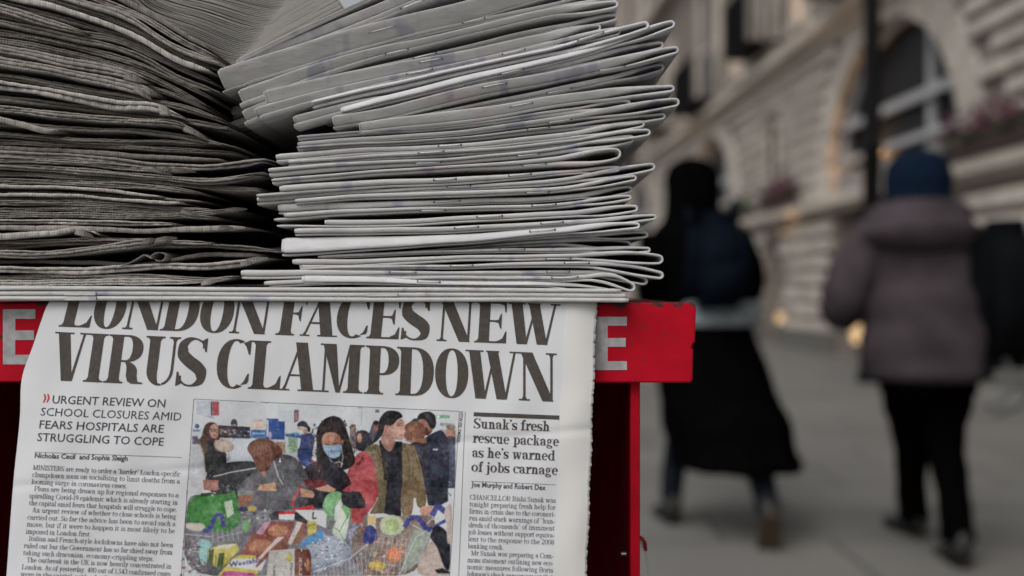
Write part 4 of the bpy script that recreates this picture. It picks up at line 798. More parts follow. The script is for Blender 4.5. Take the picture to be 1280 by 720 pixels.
# ---- left pile: cut, pin-marked edges towards the viewer
M_cut = [cut_edge_mat('cut_edge_newsprint', (.30, .28, .255)), cut_edge_mat('cut_edge_newsprint_lit', (.43, .41, .38)), cut_edge_mat('cut_edge_newsprint_shaded', (.20, .186, .17))]  # lit and shaded tones of one paper, painted for jutting and set-back edges
M_cover_l = newsprint_cover('newsprint_cover_left', (.34, .33, .315))
def left_paper(P, h, idx, br=0, rec=0, label='', yaw=0, taper=40, group='newspapers in the left-hand pile', nl=None):
    rnd = random.Random(900+idx); xr = P[-1][0]; n = nl or rnd.choice([1, 2, 2, 3, 3] if h > 5 else [1, 2]); mb = MB(); ph = rnd.uniform(0, 6)
    for k in range(n):
        x1 = xr-rnd.uniform(0, .5)*taper*(1 if k % 2 else .4); j = rnd.uniform(0, .0011)+(.0006 if k in (0, n-1) else 0)*rnd.choice([0, 1]); p2 = rnd.uniform(0, 6); rs = []
        xs = list(np.arange(-110, x1-4, 3.1))+[x1-3, x1-1, x1]
        for x in xs:
            u = (k+.5)/n-.5; pinch = 1-.62*sst((x-(x1-taper))/taper)+.10*math.sin(x*.035+ph)
            y = hermite(P, x)+u*h*pinch+.30*math.sin(x*.09+p2)+.45*math.sin(x*.031+ph)+.12*math.sin(x*.31+p2*3)+rnd.uniform(-.16, .16)
            t = h/n*(.98 if k % 2 else .78)*pinch/2
            Y = .5+rec+j+yaw*(x-150)*KP+.00022*math.sin(x*2.45+p2)+.0002*rnd.uniform(-1, 1)+.0006*math.sin(x*.05+p2)+.03*max(0, (x-(x1-10))/10)**3
            rs.append([(wx(x), Y+DEPTH*.9, wz(y-t)), (wx(x), Y+.0004, wz(y-t)), (wx(x), Y, wz(y-t*.3)), (wx(x), Y+.0001, wz(y+t*.5)), (wx(x), Y+.0005, wz(y+t)), (wx(x), Y+DEPTH*.9, wz(y+t))])
        mb.rings(rs, m=lambda i, jj: 1 if jj in (4,) else 0)
    o = mb.obj('newspaper', [M_cut[br], M_cover_l], loc=(wx(100), .5, wz(P[0][1])), smooth=False)
    if br < 2 and idx % 2 == 0 or idx in (2, 6, 31, 29):      # crumpled page corners at the free end
        for c in range(rnd.choice([1, 2, 2])):
            x0 = xr-rnd.uniform(12, 40); y0 = hermite(P, x0)+rnd.uniform(-.2, .3)*h; L = rnd.uniform(12, 26); s = MB(); q = []
            tip = (x0+L, y0+rnd.uniform(-.3, .9)*h+(hermite(P, x0+L)-hermite(P, x0)))
            for a, b, d in ((x0, y0-h*.3, -.0006), (x0+L*.5, (y0+tip[1])/2-h*.32, -.0016), (tip[0], tip[1], .0012), (x0+L*.45, (y0+tip[1])/2+h*.25, .0002), (x0-4, y0+h*.3, .0004)): q.append((wx(a), .5+rec+d, wz(b)))
            s.add(q+[(a, b+.0012, c_-.0006) for a, b, c_ in q], [(0, 1, 3, 4), (1, 2, 3), (0, 4, 9, 5), (4, 3, 8, 9), (3, 2, 7, 8), (2, 1, 6, 7), (1, 0, 5, 6)])
            cc_ = s.obj('page_corner', M_cut[br]); cc_.parent = o; cc_.location = -o.location
    return tag(o, label, 'newspaper', group)
LP = [  # bottom to top
 ([(-100,355),(0,354),(120,353),(205,351),(270,351)], 9, 1, 0, 'lowest in the left-hand pile, lying flat above the white spines'),
 ([(-100,347),(0,347),(100,345),(200,346),(262,350),(300,345)], 6, 0, .001, 'flat dark edge just above the lowest of the left pile'),
 ([(-100,337),(0,337),(100,338),(190,333),(270,332),(338,321)], 9, 1, 0, 'bright edge of the left pile rising to a fanned corner at right'),
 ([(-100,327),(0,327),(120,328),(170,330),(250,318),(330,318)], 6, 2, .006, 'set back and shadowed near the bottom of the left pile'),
 ([(-100,316),(0,317),(60,318),(120,312),(180,303),(213,300)], 10, 0, -.002, 'light edge curving upward over the dark hollow in the left pile'),
 ([(-100,307),(0,307),(100,303),(170,306),(240,306),(355,314)], 6, 2, .004, 'long thin edge reaching right to the broad white spine'),
 ([(-100,293),(0,295),(60,292),(112,289),(135,300)], 9, 1, -.001, 'frayed bright end with a torn peak in the left pile'),
 ([(-100,301),(0,302),(100,299),(200,301),(272,304)], 5, 0, .002, 'narrow edge under the frayed one in the left pile'),
 ([(-100,284),(0,285),(100,285),(180,289),(240,286),(314,284)], 8, 0, 0, 'edge turning up to a raised corner near the gap'),
 ([(-100,276),(0,277),(100,277),(170,279),(230,281)], 6, 1, 0, 'short light edge ending mid pile at left'),
 ([(-100,269),(0,269),(100,268),(180,270),(230,269),(298,260)], 7, 0, .001, 'edge with raised pointed corner beside the dark gap'),
 ([(-100,261),(0,262),(100,261),(200,266),(285,275)], 6, 0, .002, 'slightly drooping plain grey edge in lower left pile'),
 ([(-100,253),(0,254),(100,253),(180,259),(255,266)], 7, 0, .001, 'wavy grey edge below two bright ones in the left pile'),
 ([(-100,242),(0,243),(100,245),(160,251),(238,254)], 5, 1, -.003, 'lower of two thin bright edges across the left pile'),
 ([(-100,247),(0,248),(100,249),(200,258),(270,262)], 5, 2, .003, 'dark edge between the two bright thin ones'),
 ([(-100,232),(0,233),(80,235),(150,240),(212,247)], 5, 1, -.003, 'upper of two thin bright edges across the left pile'),
 ([(-100,237),(0,238),(100,241),(200,248),(262,252)], 4, 2, .003, 'dark sliver beneath the upper bright edge'),
 ([(-100,224),(0,225),(100,228),(200,234),(265,244)], 7, 0, .003, 'dull edge above the upper bright one in the left pile'),
 ([(-100,215),(0,216),(100,220),(180,225),(250,232),(330,236)], 7, 2, .004, 'dark edge running far right under a curved slab'),
 ([(-100,206),(0,208),(100,213),(200,222),(260,226),(336,214)], 8, 0, .001, 'curved slab edge turning up at the gap, mid left pile'),
 ([(-100,197),(0,199),(100,204),(170,210),(230,214)], 7, 0, .000, 'ruffled grey edge in the middle of the left pile'),
 ([(-100,188),(0,191),(100,196),(200,206),(270,208),(338,198)], 8, 0, .002, 'long edge with upturned corner touching the gap'),
 ([(-100,180),(0,183),(100,188),(200,195),(290,200)], 7, 2, .004, 'shadowed straight edge in the middle of the left pile'),
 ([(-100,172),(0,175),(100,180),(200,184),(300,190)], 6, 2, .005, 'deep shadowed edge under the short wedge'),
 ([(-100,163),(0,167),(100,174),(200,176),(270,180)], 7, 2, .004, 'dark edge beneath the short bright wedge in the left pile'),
 ([(-100,140),(0,149),(30,156),(55,163),(85,162)], 9, 0, -.002, 'short pale wedge ending near the left side of the photo'),
 ([(-100,127),(0,136),(80,144),(170,152),(230,158),(262,176)], 9, 0, -.001, 'light edge with ruffled corners, upper middle of left pile'),
 ([(-100,147),(0,153),(100,160),(200,165),(300,184)], 7, 2, .003, 'dark edge just under the ruffled light one'),
 ([(-100,115),(0,121),(100,133),(200,144),(290,160)], 8, 2, .004, 'thick dark edge below the brightest upper edge'),
 ([(-100,94),(0,106),(80,119),(139,130),(200,136),(240,152)], 12, 1, -.003, 'brightest broad edge in the upper left pile'),
 ([(-100,84),(0,93),(80,106),(160,120),(230,134),(285,152)], 8, 2, .003, 'dark edge between two broad light ones, upper left pile'),
 ([(-100,67),(0,77),(60,87),(112,98),(155,106),(200,118)], 13, 0, -.002, 'broad light edge with crumpled corner, upper left pile'),
 ([(-100,48),(0,60),(83,77),(150,90),(192,104)], 13, 0, -.001, 'smooth light edge ending in a dark tapered corner'),
 ([(-100,60),(0,69),(100,88),(200,112),(268,140)], 7, 2, .004, 'dark edge squeezed between two smooth light ones'),
 ([(-100,36),(0,48),(90,66),(180,92),(262,134)], 8, 2, .004, 'dark drooping edge, eighth from the top at left'),
 ([(-100,25),(0,38),(90,56),(180,82),(272,126)], 8, 2, .003, 'dark drooping edge, seventh from the top at left'),
 ([(-100,15),(0,27),(90,46),(170,68),(220,95),(282,118)], 8, 2, .002, 'dark drooping edge, sixth from the top at left'),
 ([(-100,-14),(0,10),(40,22),(85,36),(118,45)], 11, 0, -.003, 'pale pointed tongue near the top left corner'),
 ([(-100,-2),(0,17),(90,38),(150,50),(210,78),(278,108)], 8, 2, .002, 'dark edge directly under the pale pointed tongue'),
 ([(-100,-36),(0,-8),(60,6),(120,26),(167,44),(220,74),(270,92)], 9, 1, -.002, 'long bright edge sweeping down to the gap, top left'),
 ([(-100,-24),(0,2),(60,16),(120,34),(160,48),(215,80),(262,98)], 7, 2, .003, 'dark edge under the long sweeping bright one'),
 ([(-100,-62),(0,-30),(80,-4),(108,4),(165,24),(210,54),(285,84)], 9, 0, -.001, 'grey sweeping edge, third from the top at left'),
 ([(-100,-48),(0,-18),(80,4),(130,20),(170,36),(225,68),(285,90)], 7, 2, .002, 'dark sweeping edge, fourth from the top at left'),
 ([(-100,-84),(0,-46),(80,-16),(130,2),(175,20),(230,52),(278,76)], 9, 0, 0, 'second from the top at left, sweeping under the curled bundle'),
 ([(-100,-100),(0,-62),(80,-30),(140,-8),(190,18),(240,48),(270,66)], 9, 2, .001, 'topmost dark edge of the left pile under the curled bundle'),
]
for i, (P, h, br, rec, words) in enumerate(LP):
    left_paper(P, h, i, br, rec, words, yaw=random.Random(i+50).uniform(-.03, .03), taper=random.Random(i).uniform(20, 60))

# a page curled over into a tube among the lower left papers
mb = MB(); rs = []
for k in range(14):
    a = math.radians(-200+k*26); r = 1; cx, cy = 199, 321; rx, ry = 10-k*.25, 6.2-k*.1
    rs.append((cx+rx*math.cos(a), cy+ry*math.sin(a)))
path = [(150, 333), (165, 327), (180, 318)]+rs
for sgn in (0,):
    ringsv = [[(wx(x), .499, wz(y)), (wx(x), .56, wz(y-2)), (wx(x+.6), .56, wz(y-1.2)), (wx(x+.6), .4992, wz(y+.8))] for x, y in path]
    mb.rings(ringsv)
tag(mb.obj('curled_page', M_cover_l, loc=(wx(190), .5, wz(333)), smooth=False, recalc=True), 'curled loose page forming a small tube between the lower left newspapers', 'loose page')

# ---- three newspapers lying flat under both piles, spines forward
def flat_paper(y0, y1, xr, rec, idx, label, tape):
    mb = MB(); rs = []
    for x in list(np.arange(-110, xr, 12))+[xr]:
        yy = (y0+y1)/2+.35*math.sin(x*.015+idx)+(.0035*(x-300)); t = (y1-y0)/2*(.96 if x < xr else .7); ring = []
        for Yd, q in ((DEPTH, 1), (.004, 1)): ring.append((wx(x), .5+rec+Yd, wz(yy-t*q)))
        for p in PHI:
            s_, c_ = math.sin(math.radians(p)), math.cos(math.radians(p)); ring.append((wx(x), .5+rec+.0014*(1-c_), wz(yy-t*math.copysign(abs(s_)**.8, s_))))
        for Yd, q in ((.004, 1), (DEPTH, 1)): ring.append((wx(x), .5+rec+Yd, wz(yy+t*q)))
        rs.append(ring)
    mb.rings(rs)
    o = mb.obj('newspaper', [M_spine], loc=(wx(300), .5, wz(y1)), smooth=True)
    tag(o, label, 'newspaper', 'newspapers lying flat on the red shelf')
    for tx_ in tape:
        s = MB(); yy = (y0+y1)/2+.0035*(tx_-300); s.box((wx(tx_-19), .4995+rec-.0003, wz(yy+2.4)), (wx(tx_+19), .5+rec+.0003, wz(yy-2.2)), bev=.0001)
        q = s.obj('staple', M_wire if False else M_spine); q.parent = o; q.location = -o.location
for a in [(370.6, 376.4, 784, -.0078, 1, 'lowest of the three flat newspapers between the shelf and the piles', (110,)), (364.4, 370.4, 781, -.0066, 2, 'middle of the three flat newspapers between the shelf and the piles', (108, 480)), (358.6, 364.2, 775, -.0070, 3, 'uppermost of the three flat newspapers between the shelf and the piles', ())]: flat_paper(*a)

# ---- curled bundle lying across both piles
M_bundle = [mat('bundle_page_light', (.40, .39, .37), .95, .10, 60, .3, 500), mat('bundle_page_dark', (.33, .315, .295), .95, .25, 60, .4, 500)]
bund = empty('newspaper_bundle', (wx(290), .53, wz(75)), label='curled bundle of newspapers sagging across the gap on top of both piles', cat='bundle of newspapers')
NB = 46
for k in range(NB):
    f = k/(NB-1); rnd = random.Random(k+300)
    # sheet k: comes from the upper left, sags and turns up to the right
    A = (118+f*60, -30-f*40); B = (168+f*50+rnd.uniform(-1, 1), 24-f*56+rnd.uniform(-1, 1)); C = (230+f*50, 56-f*78+rnd.uniform(-.8, .8)); D = (292+f*62, 82-f*88); E_ = (345+f*30, 56-f*66); F_ = (429-f*24+rnd.uniform(-2, 2), 12-f*40)
    P = [A, B, C, D, E_, F_]; mb = MB(); rs = []; Y0 = .535+.008*f+rnd.uniform(-.00025, .00025)
    def cr(u):
        u *= len(P)-1; i = min(len(P)-2, int(u)); u -= i; p0, p1, p2, p3 = P[max(0, i-1)], P[i], P[i+1], P[min(len(P)-1, i+2)]
        return tuple(.5*((2*p1[j])+(-p0[j]+p2[j])*u+(2*p0[j]-5*p1[j]+4*p2[j]-p3[j])*u*u+(-p0[j]+3*p1[j]-3*p2[j]+p3[j])*u**3) for j in range(2))
    for q in range(46):
        x, y = cr(q/45); x = 640+(x-640)*Y0/.5; y = 360+(y-360)*Y0/.5; y += .12*math.sin(q*.9+k)
        Yq = Y0-.006*sst((q-22)/16)+.0002*math.sin(q*.5+k*.7)
        rs.append([(wx(x), Yq, wz(y)), (wx(x+.4), Yq+.16, wz(y+1)), (wx(x+.9), Yq+.16, wz(y+1.9)), (wx(x+.4), Yq+.0002, wz(y+1.25))])
    mb.rings(rs)
    o = mb.obj('page', M_bundle[1 if k % 11 == 4 else 0], loc=bund.location); o.location = (0, 0, 0); o.parent = bund
# ------------------------------------------------------------------ the hanging front page
def page_Y(px, py):
    d = .4966-(py-376)*.0265/344
    k = min(1, max(0, (py-384)/120)); d += k*(.0020*math.sin(px*.011+py*.006)+.0007*math.sin(px*.031-py*.017+1)+.00035*math.sin(px*.07+py*.045))
    d += k*.0011*math.exp(-((py-610+.10*px)/5.5)**2)*.6+k*.0009*math.exp(-((px-330-.25*(py-500))/6)**2)*.5
    if px < 60: d += .0035*((60-px)/50)**2
    if px > 712: d += .0022*((px-712)/30)**2
    return d
def page_left(y):
    P = [(374, 64), (380, 60), (400, 52), (430, 42), (470, 28), (520, 25), (600, 17), (720, 8), (800, 1)]
    return hermite(P, y)
def page_right(y): return 744-(y-376)*.037+.6*math.sin(y*.07)
M_page = mat('page_newsprint', (.58, .59, .61), .9, .035, 45, .18, 1400, spec=.15)
M_margin = mat('page_margin_newsprint', (.62, .615, .60), .9, .04, 45, .2, 1400, spec=.15)
M_ink = mat('headline_ink', (.066, .057, .049), .75, .25, 420, spec=.25)
M_ink2 = mat('text_ink', (.055, .055, .06), .8, 0, spec=.2)
M_red_ink = mat('red_ink', (.52, .03, .05), .8, 0)

page = empty('newspaper', (-.1, .50, 1.0), label='front page hanging over the red shelf with the headline LONDON FACES NEW VIRUS CLAMPDOWN', cat='newspaper')
def to_local(o, v): return Vector(v)-o.location
def make_sheet(dx, dY, name, rgt=0.0, amp=1.0):
    mb = MB(); xs = np.linspace(0, 1, 130); ys = [374.6, 375.2, 376, 377.5]+list(np.arange(380, 801, 3.0)); rows = []
    for j, y in enumerate(ys):
        L, R_ = page_left(y), page_right(y)+rgt+amp*((1 if j % 2 else -1)*.28+.35*math.sin(y*1.7)+.3*math.sin(y*.63)); row = []
        for u in xs:
            px = L+(R_-L)*u+dx*(0 if u < 1 else 1)
            Y = page_Y(px, max(y, 378))
            if y < 378: Y += .0045*((378-y)/3.4)**2
            row.append(W(px, y, Y+dY)-page.location)
        rows.append(row)
    # carries on flat across the shelf under the piled papers
    back = [Vector((p.x, .56-page.location.y+dY, p.z+.0002)) for p in rows[0]]
    rows.insert(0, back)
    n = len(xs); vs = [p for r in rows for p in r]; fs = []; ms = []
    for j in range(len(rows)-1):
        for i in range(n-1):
            fs.append((j*n+i, (j+1)*n+i, (j+1)*n+i+1, j*n+i+1)); ms.append(1 if xs[i] > .945 else 0)
    mb.v = vs; mb.f = fs; mb.m = ms
    return mb.obj(name, [M_page, M_margin], page, smooth=True)
make_sheet(0, 0, 'front_page', 0)
for k in range(3): make_sheet(0, .0006*(k+1), 'inner_page', [1.4, .2, 2.2][k], 1.3)

class Print:
    """flat print laid on the page: polygons in picture units, dropped on the paper surface"""
    def __init__(s): s.mb = MB(); s.k = 0
    def poly(s, P, m=0):
        lo, hi = [], []; P = list(P)
        for dst, sg in ((lo, 1), (hi, -1)):            # bend with the fold: cut at its lower line
            for i in range(len(P)):
                a, b = P[i], P[(i+1) % len(P)]; ia, ib = sg*(a[1]-378.1) >= 0, sg*(b[1]-378.1) >= 0
                if ia: dst.append(a)
                if ia != ib: u = (378.1-a[1])/(b[1]-a[1]); dst.append((a[0]+(b[0]-a[0])*u, 378.1))
        def cut(Q, ax, v, sg):
            o = []
            for i in range(len(Q)):
                a, b = Q[i], Q[(i+1) % len(Q)]; ia, ib = sg*(a[ax]-v) >= 0, sg*(b[ax]-v) >= 0
                if ia: o.append(a)
                if ia != ib: u = (v-a[ax])/(b[ax]-a[ax]); o.append(tuple(a[k]+(b[k]-a[k])*u for k in (0, 1)))
            return o
        for Q in (lo, hi):                              # large shapes follow the waves of the sheet in small pieces
            L = [Q] if len(Q) >= 3 else []
            for ax, stp in ((1, 5.), (0, 9.)):
                N_ = []
                for q in L:
                    v0, v1 = min(p[ax] for p in q), max(p[ax] for p in q)
                    if v1-v0 < stp*1.5: N_.append(q); continue
                    k = math.floor(v0/stp)*stp
                    while k < v1:
                        c = cut(cut(q, ax, k, 1), ax, k+stp, -1) if len(q) > 2 else []
                        if len(c) >= 3: N_.append(c)
                        k += stp
                L = N_
            for q in L: s._poly(q, m)
    def _poly(s, P, m=0):
        P = list(P); out = []
        for i in range(len(P)):                       # cut at the fold
            a, b = P[i], P[(i+1) % len(P)]; ia, ib = a[1] >= 376.4, b[1] >= 376.4
            if ia: out.append(a)
            if ia != ib:
                u = (376.4-a[1])/(b[1]-a[1]); out.append((a[0]+(b[0]-a[0])*u, 376.4))
        if len(out) < 3: return
        s.k += 1; off = .00012+(s.k % 40)*1.5e-6
        def Yq(x, y):
            Y = page_Y(x, max(y, 378)); return (Y+.0045*((378-y)/3.4)**2 if y < 378 else Y)-off
        vs = [W(x, y, Yq(x, y))-page.location for x, y in out]
        if len(out) == 3: fs = [(0, 1, 2)]
        elif len(out) == 4 and True: fs = tessellate_polygon([[Vector((p[0], p[1], 0)) for p in out]])
        else: fs = tessellate_polygon([[Vector((p[0], p[1], 0)) for p in out]])
        s.mb.add(vs, [tuple(f) for f in fs], m)
    def obj(s, name, mats, par=None):
        if not s.mb.v: return
        o = s.mb.obj(name, mats, par or page); me = o.data
        # print faces the reader
        fl = [p.index for p in me.polygons if p.normal.y > 0]
        if fl:
            bm = bmesh.new(); bm.from_mesh(me); bm.faces.ensure_lookup_table(); bmesh.ops.reverse_faces(bm, faces=[bm.faces[i] for i in fl]); bm.to_mesh(me); bm.free()
        return o
def put_glyph(pr, ch, x0, x1, basef, h, shf, T, t, N=12, m=0):
    w = (x1-x0)/h
    for P in glyph(ch, w, T/h, t/h, N):
        q = []
        for gx, gy in P:
            X = x0+gx*h; q.append((X+gy*h*shf(X), basef(X)-gy*h))
        pr.poly(q, m)
hl = [Print(), Print()]
L1 = [('L',73,111.5),('O',112.5,152),('N',152.5,201.5),('D',199.5,244),('O',246,288),('N',286,335),('F',344,380),('A',374.5,421),('C',418,458),('E',457.5,498),('S',500,535),('N',545.5,591),('E',592.5,632.5),('W',633,699.5)]
L2 = [('V',59.5,105),('I',103,128),('R',128.5,177),('U',175.5,219.5),('S',218,255),('C',268,309.5),('L',309.5,349.5),('A',348.5,397.5),('M',397,453),('P',454.5,497.5),('D',494,541.5),('O',543,585),('W',581,650.5),('N',648.5,696)]
for ch, a, b in L1: put_glyph(hl[0], ch, a, b, lambda x: 408.3+(x-75)*.0378, 51.5, lambda x: .275-.00036*x, 13.6, 2.3, 16)
for ch, a, b in L2: put_glyph(hl[1], ch, a, b, lambda x: 477.6+(x-115)*.0427, 60.5, lambda x: max(.0, .178-.00028*x), 13.6, 2.4, 16)
for q in hl: q.obj('headline', M_ink)

def body_line(pr, s, x1, y1, x2, y2, h, T=.135, t=.062, sh=None, N=5, m=0, gap=1.0):
    wts = [ADV.get(c, .5) for c in s]; nsp = s.count(' ')
    tot = sum(wts); sc = math.hypot(x2-x1, 0)/h/tot; x = 0
    for c, wd in zip(s, wts):
        wd2 = wd*sc
        if c != ' ':
            X0 = x1+x*h; X1 = x1+(x+wd2-.02*gap)*h
            put_glyph(pr, c, X0, X1, lambda X: y1+(X-x1)*(y2-y1)/(x2-x1), h, lambda X: sh, T*h, t*h, N, m)
        x += wd2
def text_col(lines, h, shear, T=.135, t=.062, name='text_block', N=5):
    pr = Print()
    for s, x1, y1, x2, y2 in lines: body_line(pr, s, x1, y1, x2, y2, h, T, t, shear)
    return pr.obj(name, M_ink2)
BL = ['MINISTERS are ready to order a "harder" London-specific', 'clampdown soon on socialising to limit deaths from a', 'looming surge in coronavirus cases.',
 'Plans are being drawn up for regional responses to a', 'spiralling Covid-19 epidemic which is already starting in', 'the capital amid fears that hospitals will struggle to cope.',
 'An urgent review of whether to close schools is being', 'carried out. So far the advice has been to avoid such a', 'move, but if it were to happen it is most likely to be', 'imposed in London first.',
 'Italian and French-style lockdowns have also not been', 'ruled out but the Government has so far shied away from', 'taking such draconian, economy-crippling steps.',
 'The outbreak in the UK is now heavily concentrated in', 'London. As of yesterday, 480 out of 1,543 confirmed cases', 'were in the capital, with a further 47 confirmed in the']
LX = [41,40,39,42.5,36.5,36,40,34,33,31.8,35.5,29.5,28.8,33,27,25.5]; RX = [225.5,224.5,158.5,223,222,221,220,219,218.5,113.5,216.5,215.5,192,214,213,212]
lines = []
for i, s in enumerate(BL):
    y = 587.2+i*8.82 if i < 3 else 613.6+(i-3)*8.9
    lines.append((s, LX[i], y, RX[i], y+(RX[i]-LX[i])*.046))
text_col(lines, 6.1, .12, T=.125)
lines = []
for i, s in enumerate(['CHANCELLOR Rishi Sunak was', 'tonight preparing fresh help for', 'firms in crisis due to the coronavi-', 'rus amid stark warnings of “hun-', 'dreds of thousands” of imminent', 'job losses without support equiva-', 'lent to the response to the 2008', 'banking crash.', 'Mr Sunak was preparing a Com-', 'mons statement outlining new eco-', 'nomic measures following Boris', "Johnson's shock announcement that", 'bars, theatres and restaurants are']):
    y = 624.2+i*8.72; a = 587.2-i*.36; b = 694.6-i*.33
    if i == 7: b = 629.5
    if i == 8: a += 4.5
    lines.append((s, a, y, b, y+(b-a)*.040))
text_col(lines, 6.1, .04, T=.125)
sub = Print()
for s, x1, y1, x2, y2 in [("Sunak's fresh", 592, 535.2, 687.5, 539.2), ('rescue package', 590.5, 553.2, 699, 557.8), ("as he's warned", 590, 571.4, 693.8, 575.8), ('of jobs carnage', 589, 589.3, 697.5, 593.8)]:
    body_line(sub, s, x1, y1, x2, y2, 12.5, .19, .065, .04, 9)
sub.obj('subheading', M_ink)

def sans(items, name, mt):
    """plain sans lettering from Blender's own built-in font, dropped on the page"""
    pr = Print()
    for s, x1, y1, x2, y2, h, shear, bold in items:
        cu = bpy.data.curves.new('t', 'FONT'); cu.body = s; cu.offset = bold; cu.resolution_u = 2
        ob = bpy.data.objects.new('t', cu); COL.objects.link(ob); dg = bpy.context.evaluated_depsgraph_get()
        me = bpy.data.meshes.new_from_object(ob.evaluated_get(dg)); vs = [v.co.copy() for v in me.vertices]
        mx = max(v.x for v in vs); mn = min(v.x for v in vs); cap = .729
        vert = isinstance(h, tuple)
        for p in me.polygons:
            P = []
            for i in p.vertices:
                gx, gy = (vs[i].x-mn)/(mx-mn), vs[i].y/cap
                if vert: hh = h[0]; P.append((x1+gx*(x2-x1)+gy*hh, y1+gx*(y2-y1)))
                else: P.append((x1+gx*(x2-x1)+gy*h*shear, y1+gx*(y2-y1)-gy*h))
            pr.poly(P)
        bpy.data.objects.remove(ob); bpy.data.meshes.remove(me)
    return pr.obj(name, mt)
sans([('URGENT REVIEW ON', 65, 504.2, 206, 509.3, 10.6, .14, 0.007), ('SCHOOL CLOSURES AMID', 50.5, 519.4, 226, 525.8, 10.6, .14, 0.0), ('FEARS HOSPITALS ARE', 48.8, 535.3, 204, 541, 10.6, .14, 0.007), ('STRUGGLING TO COPE', 46.2, 551.1, 204, 557.2, 10.6, .14, 0.007)], 'subheading', M_ink2)
sans([('Nicholas Cecil  and Sophia Sleigh', 43.2, 572.2, 159.3, 576, 6.4, .13, .022), ('Joe Murphy and Robert Dex', 589, 608.5, 682, 612.6, 6.6, .04, .022)], 'byline', M_ink2)
sans([('JEREMY SELWYN', 570.6, 553.5, 575.2, 514.6, (4.2,), 0, .01)], 'byline', M_ink2)
ch_ = Print()
for dx in (0, 4.3): ch_.poly([(53.2+dx, 503.2), (55.3+dx, 503.0), (58.0+dx, 498.0), (56.6+dx, 492.6), (54.4+dx, 492.4), (55.6+dx, 497.8)])
ch_.obj('chevron_mark', M_red_ink)
ru = Print()
def rule(x0, y0, x1, y1, w):
    dx, dy = x1-x0, y1-y0; l = math.hypot(dx, dy); nx, ny = -dy/l*w/2, dx/l*w/2; n = max(1, int(l/12))
    for i in range(n):
        a, b = i/n, (i+1)/n
        ru.poly([(x0+dx*a+nx, y0+dy*a+ny), (x0+dx*b+nx, y0+dy*b+ny), (x0+dx*b-nx, y0+dy*b-ny), (x0+dx*a-nx, y0+dy*a-ny)])
rule(592, 517.8, 699.2, 522, 5.2); ru.obj('printed_rule', M_ink); ru = Print()
rule(43.5, 565.2, 227, 571.8, .5); rule(589, 601.6, 695, 606, .5); rule(581.5, 514.8, 572.5, 740, .55); rule(233.6, 612, 228.6, 740, .4)
tag(ru.obj('printed_rule', M_ink), kind='stuff')

# ---- the printed photograph, as coloured points on a fine sheet
DS = .7
gx = np.arange(222, 580.01, DS); gy = np.arange(496, 745, DS); GX, GY = np.meshgrid(gx, gy)
Lb = 242.2-(GY-499)*.0785; Rb = 574.2-(GY-514)*.0600; Tb = 498.8+(GX-242)*.0457
img = np.zeros(GX.shape+(3,)); img[:] = (196, 200, 204)
def inside(P, X, Y):
    r = np.zeros(X.shape, bool); n = len(P)
    for i in range(n):
        (x1, y1), (x2, y2) = P[i], P[(i+1) % n]
        if y1 == y2: continue
        c = ((y1 > Y) != (y2 > Y)) & (X < (x2-x1)*(Y-y1)/(y2-y1)+x1); r ^= c
    return r
def _box(x0, y0, x1, y1):
    a = max(0, int((x0-gx[0])/DS)-1); b = min(len(gx), int((x1-gx[0])/DS)+2); c = max(0, int((y0-gy[0])/DS)-1); d = min(len(gy), int((y1-gy[0])/DS)+2)
    return slice(c, max(c, d)), slice(a, max(a, b))
def pp(P, col, var=5, al=1., n2=0):
    P = list(P); soft = len(P) >= 6
    if soft:
        for _ in range(2): P = [q for i in range(len(P)) for q in ((P[i][0]*.78+P[(i+1) % len(P)][0]*.22, P[i][1]*.78+P[(i+1) % len(P)][1]*.22), (P[i][0]*.22+P[(i+1) % len(P)][0]*.78, P[i][1]*.22+P[(i+1) % len(P)][1]*.78))]
    xs = [p[0] for p in P]; ys = [p[1] for p in P]; sl = _box(min(xs), min(ys), max(xs), max(ys)); X, Y = GX[sl], GY[sl]
    if X.size == 0: return
    cov = np.zeros(X.shape)
    for ox, oy in ((-.2, -.2), (.2, -.2), (-.2, .2), (.2, .2)): cov += inside(P, X+ox, Y+oy)*.25
    noise = RNG.normal(0, var, X.shape)[..., None]
    if n2: noise = noise+(np.sin(X*1.9+Y*.8)*np.sin(Y*1.3-X*.5)*n2)[..., None]
    if soft and al > .7:
        cx_, cy_ = sum(xs)/len(xs), sum(ys)/len(ys); rw, rh = (max(xs)-min(xs))/2+.3, (max(ys)-min(ys))/2+.3
        if rw*rh > 8: noise = noise+(7-20*np.clip((((X-cx_)/rw)**2+((Y-cy_)/rh)**2), 0, 1.4)-7*(X-cx_)/rw-5*(Y-cy_)/rh)[..., None]*min(1, sum(col)/330)
    img[sl] = img[sl]*(1-cov[..., None]*al)+(np.array(col)+noise)*cov[..., None]*al
def pe(cx, cy, rx, ry, col, var=5, al=1., rot=0, a0=0, a1=360, n2=0):
    c, s = math.cos(math.radians(rot)), math.sin(math.radians(rot))
    P = []
    for i in range(25):
        a = math.radians(a0+(a1-a0)*i/24); x, y = rx*math.cos(a), ry*math.sin(a); P.append((cx+x*c-y*s, cy+x*s+y*c))
    pp(P, col, var, al, n2)
def pl(P, w, col, var=3, al=1.):
    for (x0, y0), (x1, y1) in zip(P, P[1:]):
        l = math.hypot(x1-x0, y1-y0) or 1; nx, ny = -(y1-y0)/l*w/2, (x1-x0)/l*w/2
        pp([(x0+nx, y0+ny), (x1+nx, y1+ny), (x1-nx, y1-ny), (x0-nx, y0-ny)], col, var, al)
